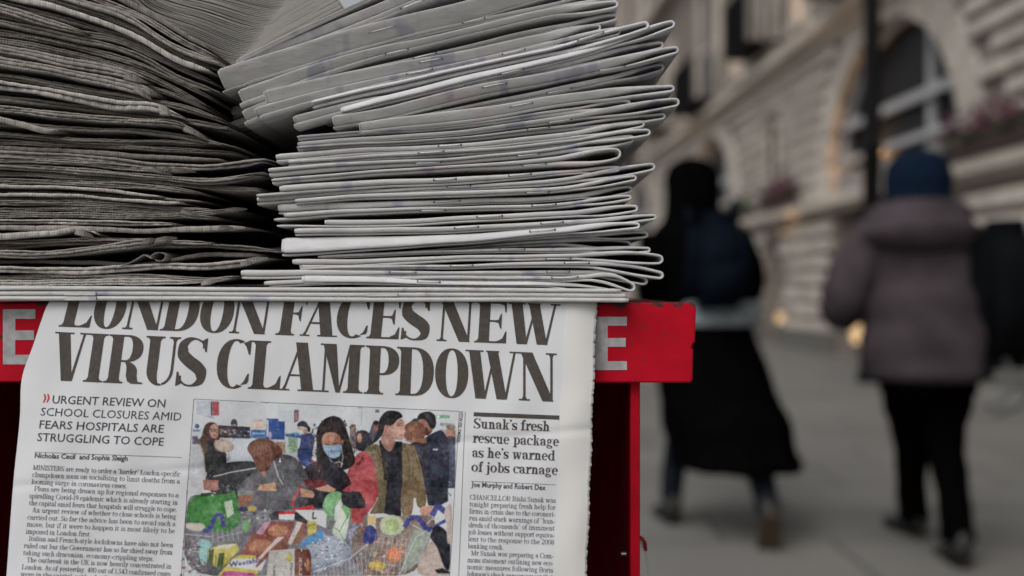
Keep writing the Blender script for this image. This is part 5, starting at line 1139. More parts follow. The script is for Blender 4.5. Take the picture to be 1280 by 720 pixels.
def clutter(P, cols, n, s0, s1, var=8):
    xs = [p[0] for p in P]; ys = [p[1] for p in P]; k = 0
    for _ in range(n*4):
        x, y = random.uniform(min(xs), max(xs)), random.uniform(min(ys), max(ys))
        if not inside(P, np.array([x]), np.array([y]))[0]: continue
        k += 1
        if k > n: break
        s = random.uniform(s0, s1); a = random.uniform(0, 6.3); q = random.uniform(.25, .9); m = random.choice([3, 4, 4, 5])
        pp([(x+s*math.cos(a+6.283*i/m)*random.uniform(.6, 1), y+s*q*math.sin(a+6.283*i/m)*random.uniform(.6, 1)) for i in range(m)], random.choice(cols), var, random.uniform(.55, 1))
def st(P, cols, n, L, ang, w=.45, jit=.35, al=.5):
    xs = [p[0] for p in P]; ys = [p[1] for p in P]
    for _ in range(n*3):
        x, y = random.uniform(min(xs), max(xs)), random.uniform(min(ys), max(ys))
        if not inside(P, np.array([x]), np.array([y]))[0]: continue
        n -= 1
        if n < 0: break
        a = math.radians(ang)+random.gauss(0, jit); l = random.uniform(.4, 1)*L; b = a+random.gauss(0, jit)
        Q = [(x-l/2*math.cos(a), y-l/2*math.sin(a)), (x, y), (x+l/2*math.cos(b), y+l/2*math.sin(b))]
        if all(inside(P, np.array([q[0]]), np.array([q[1]]))[0] for q in Q): pl(Q, w*random.uniform(.6, 1.4), random.choice(cols), 3, al*random.uniform(.5, 1))
def grad(P, dx, dy, amt):
    xs = [p[0] for p in P]; ys = [p[1] for p in P]; sl = _box(min(xs), min(ys), max(xs), max(ys)); X, Y = GX[sl], GY[sl]
    if X.size == 0: return
    m = inside(P, X, Y); img[sl] += (m*amt*((X-sum(xs)/len(xs))/(max(xs)-min(xs)+.1)*dx+(Y-sum(ys)/len(ys))/(max(ys)-min(ys)+.1)*dy)*2)[..., None]
def TA(*p): return [(240+x/9, 495+y/9) for x, y in p]
def TB(*p): return [(330+x/7.2, 500+y/7.2) for x, y in p]
def TC(*p): return [(420+x/6.54, 500+y/6.54) for x, y in p]
def TD(*p): return [(220+x/6, 600+y/6) for x, y in p]
def TE(*p): return [(320+x/6, 600+y/6) for x, y in p]
def TF(*p): return [(440+x/6, 600+y/6) for x, y in p]
# room, far wall and shelving
pp([(240, 535), (575, 548), (575, 600), (235, 600)], (186, 190, 196), 5)
pp(TA((470,490),(900,480),(900,720),(430,720)), (190,196,208), 5)
pp(TA((48,55),(208,60),(212,215),(48,205)), (176,184,196)); pp(TA((208,60),(235,60),(235,222),(212,222)), (92,92,100)); pp(TA((235,60),(305,65),(303,222),(235,220)), (168,72,84), 12); pp(TA((120,220),(240,225),(240,260)), (150,155,166))
pe(*TA((57,340))[0], 2.9, 2.9, (62,90,140)); pp(TA((10,375),(90,380),(90,400),(10,400)), (110,120,135)); pp(TA((0,450),(60,450),(95,540),(0,540)), (104,96,124), 14); pp(TA((60,480),(110,480),(120,560),(70,540)), (92,108,76), 10)
pp(TA((300,330),(590,345),(655,350),(655,475),(300,465)), (58,58,72), 8); clutter(TA((315,375),(640,385),(640,450),(315,445)), [(196,140,124),(176,112,100),(188,186,190),(120,128,140)], 50, 1, 2.6)
pp(TA((300,330),(590,345),(590,365),(300,352)), (52,52,60)); pl(TA((300,465),(655,475)), .9, (60,60,70))
pp(TA((435,330),(440,280),(460,258),(490,258),(510,290),(512,342)), (64,64,72)); pe(*TA((476,325))[0], 2.6, 1.2, (150,136,130))
pp(TA((668,265),(835,262),(835,480),(655,475),(668,380)), (186,190,188)); pp(TA((668,290),(800,290),(810,370),(668,370)), (204,192,176), 8); clutter(TA((675,262),(830,262),(830,295),(675,290)), [(206,90,80),(210,160,80),(190,130,150)], 14, .6, 1.4)
pp(TA((720,310),(790,310),(795,365),(715,365)), (208,168,158), 8); pp(TA((665,380),(830,380),(840,478),(655,472)), (68,110,168), 6); pp(TA((680,410),(820,412),(820,432),(680,430)), (150,176,205))
pp(TB((25,165),(188,172),(185,358),(15,352)), (44,74,140), 6); pp(TB((25,180),(42,180),(40,330),(22,328)), (188,190,196)); pe(*TB((55,320))[0], 2.2, 5, (170,150,185)); pl(TB((92,262),(140,264)), .5, (120,150,190))
pp(TB((100,375),(192,378),(190,480),(140,470)), (150,118,104), 16); clutter(TB((110,380),(190,380),(190,470),(140,460)), [(200,150,110),(120,80,70),(190,190,170)], 20, .8, 2)
pp(TB((215,335),(300,335),(300,470),(225,470)), (132,160,120), 14); clutter(TB((215,340),(300,340),(300,465),(225,465)), [(70,130,170),(90,150,80),(200,200,170),(220,225,228),(60,110,130)], 45, .8, 2.2)
pp(TB((130,85),(262,90),(262,200),(130,190)), (186,194,204)); pp(TB((270,92),(285,85),(315,92),(310,190),(270,205)), (100,88,96), 10); pp(TB((278,110),(308,112),(305,180),(278,178)), (160,100,112), 8)
pe(*TB((455,225))[0], 1.6, 1.8, (86,104,140)); pp(TB((185,305),(330,295),(380,320),(330,345),(200,330)), (64,84,140)); pp(TB((270,290),(330,300),(330,320),(275,312)), (90,150,200))
# worker in blue
pp(TB((300,470),(330,400),(330,330),(400,290),(455,320),(458,370),(435,470),(430,600),(350,600),(300,520)), (50,62,112), 6); pp(TB((302,440),(400,430),(400,450),(305,470)), (38,50,100))
pp(TB((300,235),(330,245),(395,260),(385,305),(340,312),(310,290)), (176,146,136)); pp(TB((298,220),(320,195),(350,185),(385,200),(395,230),(420,250),(415,290),(390,285),(392,250),(340,238),(300,238)), (46,42,48)); pp(TB((305,265),(345,275),(360,300),(330,312),(308,295)), (196,198,196))
pp(TB((300,560),(420,520),(460,560),(400,620)), (60,70,120))
# distant customers and wall marks
pp(TC((320,78),(352,80),(352,104),(322,102)), (104,112,112)); pl(TC((210,70),(208,210)), .5, (140,145,150)); pl(TC((180,62),(215,64)), .8, (100,105,112))
pp(TC((815,122),(930,124),(928,150),(815,148)), (108,158,124), 8); pp(TC((826,128),(845,128),(845,146),(826,146)), (220,230,225)); clutter(TC((850,128),(920,128),(920,146),(850,146)), [(225,232,228)], 8, .5, 1.1)
pp(TC((850,185),(970,190),(970,215),(850,210)), (150,152,158)); pp(TC((850,240),(985,240),(985,330),(850,330)), (166,168,172))
pp(TC((118,205),(140,198),(165,215),(168,330),(190,400),(130,400),(110,300)), (112,98,98), 8); pe(*TC((142,230))[0], 3.4, 4.6, (150,118,106)); pe(*TC((140,210))[0], 3.4, 2, (96,84,80))
pp(TC((165,270),(200,245),(250,250),(300,300),(300,420),(160,420)), (48,46,54), 6); pe(*TC((192,310))[0], 3.2, 6.2, (184,138,122)); pp(TC((300,180),(325,168),(350,178),(350,300),(300,330),(260,310)), (84,84,96), 8); pe(*TC((330,225))[0], 3.4, 5.5, (124,86,78)); pe(*TC((327,185))[0], 3.6, 2.6, (50,44,46))
pe(*TC((935,280))[0], 6.2, 9, (168,124,106)); pe(*TC((938,222))[0], 6, 3.2, (130,106,92)); pe(*TC((935,315))[0], 5, 3.4, (92,66,58)); pp(TC((900,340),(975,300),(975,720),(905,720)), (66,70,88), 7)
# bearded man in navy coat
pp(TC((600,185),(640,150),(680,150),(680,230),(610,200)), (46,44,50)); pp(TC((740,300),(860,235),(905,300),(925,400),(925,760),(700,760),(640,420),(660,360)), (42,44,62), 6, n2=3); pp(TC((665,165),(760,150),(800,230),(760,300),(700,270),(668,215)), (142,98,82)); pp(TC((662,140),(690,105),(760,90),(812,120),(822,200),(800,240),(765,225),(740,165),(700,155),(668,168)), (34,30,32)); pp(TC((690,215),(745,225),(765,270),(750,290),(710,280)), (62,44,40)); pp(TC((793,398),(832,400),(832,412),(793,410)), (190,192,200))
# red-haired woman
pe(*TC((640,262))[0], 14.5, 13.5, (122,76,58), 10, n2=10); pp(TC((560,330),(740,310),(745,350),(690,360)), (150,104,82), 8); pp(TC((600,350),(700,340),(760,450),(770,780),(640,780),(600,420)), (50,50,60), 5)
# woman in khaki coat
pp(TC((210,405),(330,345),(420,430),(440,800),(300,800),(310,520)), (112,98,72), 8, n2=5); pp(TC((530,345),(640,370),(700,560),(740,800),(520,800)), (116,98,70), 8, n2=5); pp(TC((350,330),(540,340),(545,800),(415,800),(370,450)), (32,32,40), 4)
pp(TC((395,250),(440,230),(480,330),(490,350),(445,430),(400,400),(360,330)), (168,124,108)); pp(TC((400,200),(440,215),(520,150),(552,160),(565,215),(560,235),(572,255),(558,270),(556,300),(540,330),(490,325),(440,290),(395,260)), (184,138,122), 4)
pp(TC((345,250),(350,160),(400,95),(460,82),(520,98),(552,138),(500,160),(455,215),(400,205),(390,260),(370,300),(330,340),(280,370),(310,320)), (36,32,36), 4); pe(*TC((408,232))[0], 2.4, 4.4, (176,122,108)); pl(TC((500,212),(540,208)), .8, (60,40,40)); pl(TC((505,198),(545,190)), .7, (56,40,38)); pl(TC((520,292),(548,288)), .8, (150,70,72)); pp(TC((540,225),(572,255),(555,268)), (190,150,134))
pl(TC((340,420),(400,520),(420,640)), 1., (74,64,46)); pl(TC((560,360),(600,500),(600,700)), .9, (80,68,48)); pl(TC((640,420),(690,600),(700,720)), .9, (88,74,52))
# woman in mask and red cardigan
pp(TC((40,720),(140,480),(200,418),(260,430),(310,490),(345,720),(345,800),(30,800)), (168,66,72), 9, n2=9)
pp(TB((350,720),(380,620),(440,550),(520,540),(560,720)), (168,70,76), 9, n2=8)
hair = (40,34,36)
pp(TB((475,480),(470,300),(490,230),(540,170),(620,138),(690,160),(730,220),(790,420),(830,560),(760,620),(680,640),(560,640),(470,560)), hair, 5, n2=3)
clutter(TB((450,420),(500,420),(520,560),(440,520)), [(96,80,70),(60,48,44),(130,110,96)], 24, .5, 1.3)
pp(TB((520,320),(560,290),(640,290),(690,330),(700,400),(640,520),(560,480),(522,400)), (172,122,100), 5); pp(TB((522,400),(600,415),(695,392),(705,440),(690,500),(640,530),(590,520),(545,470)), (148,178,205), 4); pl(TB((540,425),(690,425)), .6, (120,150,180)); pl(TB((560,460),(680,460)), .5, (122,152,182)); pl(TB((545,395),(590,402)), 1.1, (70,48,42)); pl(TB((620,395),(665,385)), 1.1, (70,48,42))
pp(TB((480,330),(540,240),(620,210),(690,250),(715,330),(640,290),(560,285),(520,330),(500,420)), hair, 4)
pl(TB((585,520),(620,570),(680,555),(715,580)), .7, (200,200,205)); pl(TB((700,440),(712,520),(690,620)), .7, (200,200,205)); pl(TB((700,560),(694,625)), 1.1, (206,206,210))
pp([(384,578),(420,576),(440,600),(446,650),(400,660),(372,640),(370,604)], (34,32,40), 4)
pp(TE((0,0),(330,0),(330,120),(290,220),(0,220)), (52,54,62), 6, n2=4)
# woman with glasses, fur hood
pp(TA((90,560),(120,400),(150,320),(200,290),(260,300),(310,350),(320,470),(280,560),(180,600)), (74,52,44), 8, n2=6); pp(TA((195,370),(225,315),(275,315),(300,370),(300,430),(270,485),(225,470),(200,430)), (186,138,122), 4); pl(TA((200,372),(300,385)), .9, (44,34,34)); pe(*TA((232,385))[0], 2.5, 2.2, (60,44,42)); pe(*TA((232,385))[0], 1.8, 1.5, (176,130,116)); pe(*TA((278,392))[0], 2.3, 2.1, (60,44,42)); pe(*TA((278,392))[0], 1.7, 1.4, (176,130,116)); pl(TA((240,442),(275,446)), 1., (160,70,72))
pp(TA((110,560),(180,480),(260,540),(390,600),(390,900),(140,900)), (44,46,48), 5, n2=4); pp(TA((90,480),(130,420),(180,560),(140,760),(110,600)), (76,56,46), 8); pe(*TA((360,560))[0], 12.5, 8, (184,166,150), 10, n2=8, rot=12); clutter(TA((250,500),(450,480),(460,640),(260,620)), [(206,194,180),(150,132,118),(216,208,198)], 40, .6, 1.7); pl(TA((335,480),(350,515)), .9, (60,50,50)); pe(*TA((408,690))[0], 2.8, 5, (150,156,168))
pp(TA((10,540),(80,545),(130,640),(160,900),(0,900)), (178,182,186), 5); pl(TA((85,545),(130,640),(150,900)), 1.3, (160,148,130))
pp([(256,588),(280,578),(322,575),(336,600),(330,640),(300,632),(262,618)], (48,50,52), 5, n2=3)
# stooping woman, brown hair, grey top
pp([(330,575),(350,566),(372,572),(388,600),(384,640),(300,640),(296,608),(318,590)], (94,94,98), 6, n2=4)
pl([(262,600),(282,594),(322,588)], 5, (60,60,64)); pl([(262,597),(290,590),(320,585)], 1.4, (180,182,186)); pe(262, 598, 5.5, 3.6, (40,40,44)); clutter([(255,592),(272,592),(272,602),(255,602)], [(190,196,205),(120,124,130)], 14, .5, 1.4)
pp([(308,562),(312,553),(324,547),(338,549),(352,560),(354,568),(342,574),(336,588),(322,590),(316,572)], (112,72,58), 8, n2=9); pe(330, 592, 3.4, 3, (160,112,98)); pl([(342,576),(348,596),(354,606)], 1.6, (176,178,182)); pl([(333,552),(340,566),(338,580)], .8, (150,104,86)); pl([(322,552),(322,566),(330,578)], .8, (140,96,80))
pp([(324,606),(344,603),(346,614),(322,613)], (206,160,128), 4); clutter([(258,604),(300,606),(300,616),(258,614)], [(180,110,90),(200,204,208),(70,70,80),(150,160,170)], 40, 1, 2.6)
H1 = TB((475,480),(470,300),(490,230),(540,170),(620,138),(690,160),(730,220),(790,420),(830,560),(760,620),(680,640),(560,640),(470,560))
st(H1, [(84,70,66),(66,54,52),(20,18,22),(104,92,88)], 190, 5, 95, .5, .6, .6)
st(TC((40,720),(140,480),(200,418),(260,430),(310,490),(345,720)), [(200,104,104),(132,44,54),(186,84,88)], 260, 2.6, 60, .5, .9, .7)
st(TB((350,720),(380,620),(440,550),(520,540),(540,720)), [(200,104,104),(132,44,54)], 120, 2.4, 70, .5, .9, .7)
st(TC((210,405),(330,345),(420,430),(440,720),(300,720),(310,520)), [(142,128,96),(82,70,50),(62,54,40)], 110, 7, 80, .6, .3, .55)
st(TC((530,345),(640,370),(700,560),(730,720),(520,720)), [(146,128,94),(84,70,48),(66,56,40)], 120, 8, 78, .6, .3, .55)
st(TC((345,250),(350,160),(400,95),(460,82),(520,98),(552,138),(500,160),(455,215),(400,205),(390,260)), [(70,62,64),(90,82,84),(20,18,20)], 90, 6, 40, .4, .5, .5)
st(TC((560,200),(700,190),(745,340),(560,340)), [(170,116,88),(92,54,42),(190,140,110)], 120, 5, 75, .45, .4, .6)
st(TC((740,300),(860,235),(905,300),(925,400),(925,720),(700,720),(690,430)), [(66,68,86),(26,28,42),(80,82,98)], 80, 9, 85, .6, .3, .5)
st([(308,562),(312,553),(324,547),(338,549),(352,560),(354,568),(342,574),(336,588),(322,590),(316,572)], [(152,106,84),(78,48,40),(172,124,98),(60,38,34)], 200, 6, 80, .5, .6, .65)
st([(330,575),(350,566),(372,572),(388,600),(384,636),(300,636),(296,608),(318,590)], [(122,122,126),(68,68,74),(54,54,60)], 120, 8, 50, .6, .5, .5)
st(TA((90,560),(120,400),(150,320),(200,290),(210,360),(200,560),(140,720)), [(112,86,70),(48,34,32),(130,100,80)], 90, 6, 85, .5, .3, .6)
st(TA((250,520),(450,500),(460,620),(260,620)), [(214,202,188),(142,124,110),(222,214,204)], 110, 2.6, 45, .4, 1.2, .6)
st(TE((0,0),(330,0),(330,120),(290,220),(0,220)), [(78,80,88),(34,34,42),(96,98,104)], 90, 8, 30, .6, .6, .45)
grad(TC((395,250),(440,230),(520,150),(565,215),(572,255),(556,300),(490,350),(445,430),(360,330)), 1, -.4, 14); grad(TB((520,320),(560,290),(640,290),(690,330),(700,400),(640,420),(522,400)), -.5, -.8, 14); grad(TB((522,400),(695,392),(690,500),(640,530),(545,470)), -.6, .6, 13)
grad(TC((40,720),(140,480),(200,418),(260,430),(310,490),(345,720)), .8, .3, 16); grad([(330,575),(350,566),(372,572),(388,600),(384,640),(300,640),(296,608)], -.6, .9, 16)
grad(TB((300,470),(330,330),(400,290),(455,320),(458,370),(435,470),(430,600),(350,600)), 1, .4, 14)
for k in range(90):
    q = k/89; sx = -1 if k % 2 else 1; yy = 190+q*400; xx = (640+sx*(60+100*min(1, (yy-140)/160)+30*math.sin(yy*.05)+random.uniform(-8, 14)))-(30 if sx < 0 else -20*q*3); pt = TB((xx, yy))[0]; pe(pt[0], pt[1], random.uniform(.5, 1.5), random.uniform(.6, 1.8), random.choice([(40,34,36),(58,48,46),(84,70,64)]), 5, .8)
pl(TB((610,145),(600,200),(585,280)), .6, (88,74,70), 3, .8); pl(TB((640,150),(670,210),(700,300)), .5, (78,66,64), 3, .7); pe(*TB((706,380))[0], 1.4, 3.2, (150,104,86))
# trolley full of shopping
pp(TD((60,720),(70,230),(110,100),(330,130),(720,160),(720,720)), (112,112,118), 12)
pp(TE((0,230),(840,200),(840,720),(0,720)), (118,116,124), 12)
pp(TD((95,100),(110,0),(200,0),(200,110)), (190,192,196)); pp(TD((200,0),(320,0),(310,80),(210,75)), (156,104,92), 14)
pp(TD((90,160),(190,100),(340,100),(440,70),(490,260),(480,320),(400,390),(200,380),(75,330)), (72,136,70), 6); pp(TD((330,150),(440,75),(485,300),(400,390),(375,380)), (60,120,60), 6); pp(TD((185,100),(420,82),(420,100),(190,125)), (60,62,60)); clutter(TD((240,100),(300,85),(300,125),(250,128)), [(225,228,226)], 6, 1, 2.5); pp(TD((360,165),(420,150),(435,250),(385,290)), (176,190,168), 14); clutter(TD((110,170),(300,160),(300,225),(110,230)), [(130,180,120),(96,160,90)], 16, .5, 1.6)
pl(TD((200,385),(250,380),(290,280),(320,255),(345,270),(360,355)), 5.2, (64,60,138)); pp(TD((60,330),(100,320),(220,325),(215,370),(150,390),(80,365)), (190,184,172), 8)
pp(TD((465,130),(580,95),(570,160),(500,195),(470,190)), (150,92,72), 12); pp(TD((460,70),(570,85),(580,105),(465,125)), (120,124,122)); pe(*TD((570,215))[0], 6, 4, (190,172,90), 10); pe(*TD((505,220))[0], 6, 3, (60,56,100)); clutter(TD((490,240),(720,220),(720,290),(500,330)), [(170,174,178),(100,104,112),(200,202,204),(70,72,78)], 60, 1, 3)
pe(*TD((525,345))[0], 5, 8, (104,170,98), 8); pp(TD((160,440),(250,450),(275,490),(240,520),(230,640),(190,640),(165,520)), (140,190,188), 6)
clutter(TD((50,420),(165,420),(220,600),(210,720),(30,720)), [(80,90,130),(120,80,90),(200,200,204),(60,70,80),(150,140,120),(170,80,80)], 110, 1, 3.4)
pp(TD((245,520),(330,485),(460,475),(475,530),(440,560),(340,670),(235,620)), (198,184,92), 7); pp(TD((250,530),(285,515),(275,640),(240,625)), (70,90,60)); pp(TD((322,550),(365,545),(350,665),(305,650)), (72,92,60)); pp(TD((330,490),(460,478),(400,510),(300,520)), (206,208,190)); pl(TD((300,560),(295,650)), .8, (120,112,50))
pp(TD((480,560),(570,400),(720,410),(720,560),(660,590)), (140,78,66), 8, n2=6); pe(*TD((622,500))[0], 13, 8, (182,120,88), 10, al=.8); clutter(TD((570,460),(690,460),(680,530),(570,540)), [(220,180,130),(110,70,50),(200,150,110)], 50, .6, 1.4)
pp(TD((420,590),(480,560),(690,570),(600,720),(310,720)), (196,182,80), 8); pp(TD((430,590),(680,588),(640,680),(380,650)), (200,200,204), 5)
pp(TD((360,690),(400,680),(590,700),(600,720),(330,720)), (176,64,132), 8)
pp(TE((55,400),(110,310),(290,310),(240,480),(150,470)), (132,74,64), 7); pe(*TE((165,380))[0], 13, 7.5, (184,124,92), 10, al=.85); clutter(TE((90,350),(240,350),(230,410),(90,410)), [(224,184,132),(112,72,52),(206,156,116)], 50, .6, 1.4); pp(TE((240,480),(320,308),(375,320),(380,420),(280,500)), (140,96,82), 10); pp(TE((240,470),(310,310),(355,312),(262,490)), (206,190,184)); pp(TE((0,400),(60,320),(110,310),(50,410)), (186,140,160))
pp(TE((0,420),(215,430),(160,520),(0,660)), (134,74,64), 7, n2=6); pe(*TE((50,490))[0], 13, 8, (184,124,92), 10, al=.8); pp(TE((155,520),(215,425),(245,500),(240,520)), (120,72,60)); pp(TE((95,530),(215,425),(165,425),(0,600),(0,640)), (200,182,176))
pp(TE((100,260),(150,232),(210,235),(210,300),(110,300)), (64,66,70)); pp(TE((290,240),(370,240),(395,280),(380,330),(290,300)), (52,54,58)); pp(TE((165,245),(290,232),(290,255),(165,262)), (206,50,54)); pp(TE((172,258),(290,255),(285,300),(172,295)), (204,204,208)); pp(TE((285,215),(420,185),(445,215),(290,235)), (196,48,52))
pp(TE((330,90),(345,0),(300,100),(265,150),(270,210),(285,215),(290,150)), (176,76,86)); pp(TE((330,60),(420,80),(440,110),(430,135),(340,125)), (184,132,110)); pp(TE((430,60),(530,30),(600,70),(580,95),(480,80)), (190,138,116)); pp(TE((360,0),(520,0),(530,40),(420,70),(370,40)), (96,34,38))
pp(TE((290,225),(400,225),(530,230),(525,360),(380,300)), (202,204,206)); pl(TE((430,240),(425,290),(455,285)), 2, (60,60,64))
pp(TE((385,310),(455,310),(450,390),(390,420)), (196,182,84), 8); pl(TE((390,345),(450,330)), 1.2, (110,120,50))
# grey-white packet with lettering and brown packet
pp(TE((98,530),(300,515),(290,720),(80,720)), (184,182,178), 6); pp(TE((290,520),(415,520),(410,720),(288,720)), (110,62,54), 8); pe(*TE((250,580))[0], 3.6, 6, (186,176,90)); pe(*TE((390,640))[0], 2.4, 9, (170,110,70)); clutter(TE((100,640),(280,640),(270,720),(90,720)), [(50,50,56)], 30, .5, 1.4)
# bags of bread and fruit
pp(TE((330,480),(500,370),(520,420),(640,420),(700,500),(760,580),(640,640),(420,720),(410,520)), (150,160,176), 12, n2=10); pp(TE((330,475),(500,365),(510,440),(420,480),(340,500)), (76,140,196), 6)
clutter(TE((410,440),(680,430),(760,560),(640,640),(420,710)), [(205,210,218),(110,140,180),(90,110,130),(225,228,232),(150,120,110),(60,80,110),(120,160,190)], 170, .8, 3.0)
pp(TE((490,210),(530,100),(640,75),(650,160),(580,300),(530,260)), (120,176,118), 8); pp(TE((580,300),(590,180),(640,130),(655,170),(640,240),(600,310)), (200,206,196)); pp(TE((600,310),(660,170),(710,230),(700,300),(670,470),(560,400)), (196,204,190), 8); pp(TE((640,200),(680,160),(705,220),(690,300)), (124,180,116)); pl(TE((580,300),(590,200),(640,130)), .7, (70,130,70)); pl(TE((540,320),(625,385),(700,250)), .8, (70,130,70)); pl(TE((500,200),(575,290)), .8, (70,130,70)); pl(TE((625,385),(665,470)), .8, (90,140,90))
pp(TE((640,80),(760,90),(830,190),(820,230),(720,220),(640,180)), (44,42,48), 5); pp(TE((640,80),(760,0),(840,0),(840,130),(770,100)), (168,64,72), 8, n2=8); pp(TE((710,210),(820,220),(800,330),(720,320)), (176,72,70), 8)
pp(TE((700,360),(800,330),(840,380),(840,470),(760,520),(690,450)), (146,150,172), 12); clutter(TE((700,350),(830,340),(840,470),(740,510)), [(96,90,150),(206,206,214),(150,80,90),(70,80,120)], 60, .7, 2)
# right-hand trolley
pp(TF((0,130),(0,0),(190,0),(200,130),(130,240),(60,290),(0,320)), (170,68,72), 8, n2=8); pp(TF((0,80),(60,90),(100,160),(100,210),(0,215)), (40,38,44)); pp(TF((200,0),(265,0),(240,250),(130,255),(200,130)), (100,86,62), 6); pp(TF((265,0),(365,0),(370,290),(240,250)), (36,36,44), 4); pp(TF((365,0),(540,0),(565,200),(490,215),(470,80),(450,280),(370,290)), (112,92,64), 7, n2=5); pp(TF((540,0),(720,0),(720,160),(640,200),(570,190)), (36,38,50), 5)
clutter(TF((715,0),(760,0),(755,140),(715,130)), [(200,204,212),(90,96,110),(50,54,64)], 26, .8, 2)
pp(TF((0,300),(560,250),(640,300),(560,500),(470,720),(0,720)), (128,112,104), 14)
clutter(TF((0,320),(110,330),(110,700),(0,700)), [(96,100,150),(190,70,80),(200,200,210),(80,150,110),(120,60,70),(60,80,130)], 110, .8, 2.6)
clutter(TF((170,420),(440,440),(400,700),(120,700)), [(206,120,80),(190,180,100),(170,60,60),(214,210,196),(120,80,70),(180,130,140),(80,110,70)], 170, 1, 3.6)
pe(*TF((315,560))[0], 10, 9, (214,118,74), 10); pe(*TF((190,640))[0], 11, 6, (190,160,64), 14, n2=12); pe(*TF((300,340))[0], 15.5, 13, (186,194,166), 10, n2=8); pe(*TF((300,340))[0], 9, 8, (160,182,112), 10, al=.8); clutter(TF((225,290),(380,290),(380,400),(225,390)), [(214,218,206),(150,176,104),(190,200,170)], 44, .8, 2)
pp(TF((460,380),(595,370),(500,610),(370,700),(400,560)), (150,160,146), 10, n2=8)
pp(TF((115,265),(182,265),(178,330),(118,332)), (214,184,132)); pp(TF((118,332),(178,332),(178,365),(118,365)), (190,190,180)); pp(TF((80,440),(100,360),(135,330),(180,365),(195,440),(150,480),(90,480)), (54,58,128), 7)
pl(TF((395,355),(430,290),(475,275),(520,310),(560,370),(595,370)), 6.2, (54,58,130), 6); pl(TF((590,375),(650,330),(710,300)), 4, (56,66,142), 6); pl(TF((600,270),(640,190),(700,240)), 7, (58,64,132), 6); pe(*TF((550,230))[0], 7, 6, (186,130,112), 8); pe(*TF((585,215))[0], 4, 3.5, (176,120,104), 8)
pp(TF((480,720),(500,600),(590,450),(640,480),(690,660),(740,700),(740,720)), (184,166,156), 5); pp(TF((590,380),(640,330),(710,380),(740,470),(735,690),(690,660),(640,500),(580,430)), (30,32,42), 4); pp(TF((620,672),(680,660),(735,690),(735,702),(640,700)), (28,28,34)); pp(TF((700,200),(750,170),(745,480),(712,480),(710,330),(690,260)), (184,168,158), 10)
for Pq in (TE((55,400),(110,310),(290,310),(240,480)), TD((480,560),(570,400),(720,410),(720,560)), TD((90,160),(190,100),(440,70),(490,260),(400,390),(200,380),(75,330)), TE((98,530),(300,515),(290,720),(80,720)), TE((290,520),(415,520),(410,720),(288,720))): grad(Pq, random.choice([-1, 1])*.7, .6, 15)
for Pq in (TD((40,430),(700,430),(700,720),(30,720)), TE((60,300),(840,300),(840,720),(0,720)), TF((0,330),(470,330),(470,720),(0,720)), TD((250,230),(720,230),(720,340),(250,340))): clutter(Pq, [(228,230,234),(60,56,62),(150,146,150),(210,190,160),(96,92,110),(186,110,90),(120,140,150)], 190, .3, 1.2)
for x in range(8):                                                     # wire baskets
    pl(TF((180+x*38-x*6, 420+x*3), (90+x*44, 720)), .55, (186,188,192)); pl(TF((120-x*14, 470), (60-x*14, 720)), .5, (180,182,188))
for y in range(6): pl(TF((170-y*12, 410+y*52), (440-y*14, 440+y*52)), .5, (176,178,184))
pl(TF((190,405),(440,440)), 1.1, (120,116,118)); pl(TF((560,380),(480,430),(350,720)), 1., (196,198,200)); pl(TF((600,375),(500,610),(360,720)), .9, (190,192,196)); pl(TF((560,330),(600,290),(640,310)), .8, (220,222,225)); pl(TF((460,340),(520,370)), .8, (210,212,216))
for x in range(14): pl(TE((430+x*30, 700-x*11), (440+x*30, 720)), .6, (180,182,186)); pl(TE((420+x*32, 715-x*9), (470+x*32, 640-x*7)), .5, (84,86,92))
pl(TE((430,690),(700,590),(840,480)), 1.2, (190,192,196)); pl(TD((65,405),(270,425)), 1., (180,182,186)); pl(TD((280,440),(500,390)), .9, (176,178,184)); pl(TD((50,520),(170,540)), .8, (176,178,184))
for x in range(6): pl(TD((275+x*36, 370-x*2), (278+x*38, 470-x*5)), .7, (182,184,190))
for x in range(10): pl(TD((320+x*34, 480-x*16), (500+x*20, 330-x*5)), .35, (150,152,160))
def vword(s, x1, y1, x2, y2, h, colr, skew=0, bold=.02):
    cu = bpy.data.curves.new('t', 'FONT'); cu.body = s; cu.offset = bold; cu.resolution_u = 1
    ob = bpy.data.objects.new('t', cu); COL.objects.link(ob); me = bpy.data.meshes.new_from_object(ob.evaluated_get(bpy.context.evaluated_depsgraph_get()))
    vs = [v.co.copy() for v in me.vertices]; mx = max(v.x for v in vs); mn = min(v.x for v in vs); dx, dy = x2-x1, y2-y1; l = math.hypot(dx, dy); ux, uy = dy/l, -dx/l
    for p in me.polygons:
        pp([(x1+dx*(vs[i].x-mn)/(mx-mn)+(ux*vs[i].y/.73+dx/l*skew*vs[i].y)*h, y1+dy*(vs[i].x-mn)/(mx-mn)+(uy*vs[i].y/.73+dy/l*skew*vs[i].y)*h) for i in p.vertices], colr, 3)
    bpy.data.objects.remove(ob); bpy.data.meshes.remove(me)
q = TD((398,655), (650,612)); vword('Weetabix', q[0][0], q[0][1], q[1][0], q[1][1], 6.4, (44,54,116), .2)
q = TE((322,712), (322,575)); vword('BLACK', q[0][0], q[0][1]+5, q[1][0], q[1][1], -4, (214,206,200))
q = TE((130,720), (128,640)); vword('MILK', q[0][0], q[0][1], q[1][0], q[1][1], -2.6, (60,60,66))
q = TE((255,720), (258,620)); vword('WHITE', q[0][0], q[0][1], q[1][0], q[1][1], -3, (60,60,66))
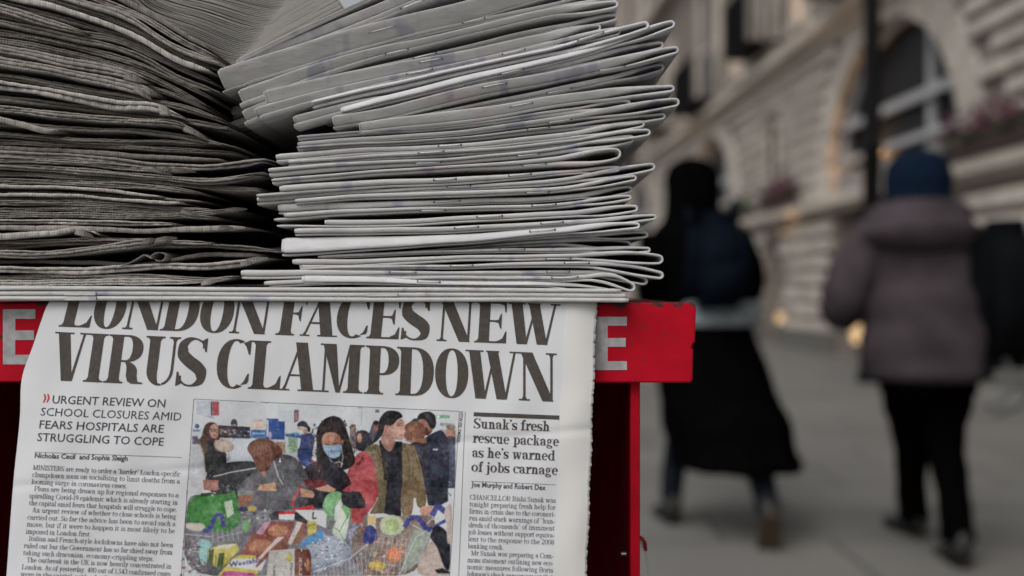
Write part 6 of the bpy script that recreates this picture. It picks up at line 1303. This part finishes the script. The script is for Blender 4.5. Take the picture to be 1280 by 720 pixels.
def fbm(sc, oct_=4):
    o = np.zeros(GX.shape); a = 1
    for k in range(oct_):
        h_, w_ = int(GX.shape[0]*DS/sc)+3, int(GX.shape[1]*DS/sc)+3; g = RNG.normal(0, 1, (h_, w_)); fy = np.arange(GX.shape[0])*DS/sc; fx = np.arange(GX.shape[1])*DS/sc
        iy, ix = fy.astype(int), fx.astype(int); uy, ux = (fy-iy)[:, None], (fx-ix)[None, :]
        o += a*((g[iy][:, ix]*(1-ux)+g[iy][:, ix+1]*ux)*(1-uy)+(g[iy+1][:, ix]*(1-ux)+g[iy+1][:, ix+1]*ux)*uy); a *= .62; sc /= 1.9
    return o
ww_ = 1-np.clip((img.mean(axis=2)-165)/40, 0, 1)*.8                        # walls stay plain, clothes, hair and goods are busy
img += (fbm(11, 3)*7*ww_+fbm(3.2, 3)*9*ww_)[..., None]; img += np.stack([fbm(5, 2) for _ in range(3)], -1)*2.5*ww_[..., None]
pad = np.pad(img, ((1, 1), (1, 1), (0, 0)), mode='edge'); img = .68*img+.08*(pad[:-2, 1:-1]+pad[2:, 1:-1]+pad[1:-1, :-2]+pad[1:-1, 2:])
mean = img.mean(axis=2, keepdims=True); img = mean+(img-mean)*.86
img = img*.93+9                                                       # ink on grey paper: weak blacks
img += RNG.normal(0, 3.2, img.shape[:2])[..., None]
mask = (GX >= Lb-.3) & (GX <= Rb+.3) & (GY >= Tb-.3)
hgt, wid = GX.shape; s = np.clip(img, 0, 255)/255; lc = np.where(s <= .04045, s/12.92, ((s+.055)/1.055)**2.4)/.597*.60
idx = -np.ones(GX.shape, int); idx[mask] = np.arange(mask.sum())
vsx = GX[mask]; vsy = GY[mask]
pos = [tuple(W(x, y, page_Y(x, y)-.00009)-page.location) for x, y in zip(vsx, vsy)]
a, b, c_, d = idx[:-1, :-1], idx[:-1, 1:], idx[1:, 1:], idx[1:, :-1]; ok = (a >= 0) & (b >= 0) & (c_ >= 0) & (d >= 0)
faces = np.stack([d[ok], c_[ok], b[ok], a[ok]], 1).tolist()
me = bpy.data.meshes.new('printed_photo'); me.from_pydata(pos, [], faces)
at = me.color_attributes.new('print', 'FLOAT_COLOR', 'POINT'); cc = np.ones((mask.sum(), 4), np.float32); cc[:, :3] = lc[mask]; at.data.foreach_set('color', cc.ravel())
M_photo = mat('printed_photo_ink', (.5, .5, .5), .85, 0, spec=.15); vn = M_photo.node_tree.nodes.new('ShaderNodeVertexColor'); vn.layer_name = 'print'
M_photo.node_tree.links.new(vn.outputs[0], M_photo.node_tree.nodes['Principled BSDF'].inputs['Base Color']); me.materials.append(M_photo)
po = bpy.data.objects.new('printed_photo', me); COL.objects.link(po); po.parent = page
ru = Print()
rule(242.2, 498.8, 574.2, 514.2, .6); rule(242.2, 498.8, 224.8, 745, .6); rule(574.2, 514.2, 560.5, 745, .4)
ru.obj('printed_rule', M_ink)
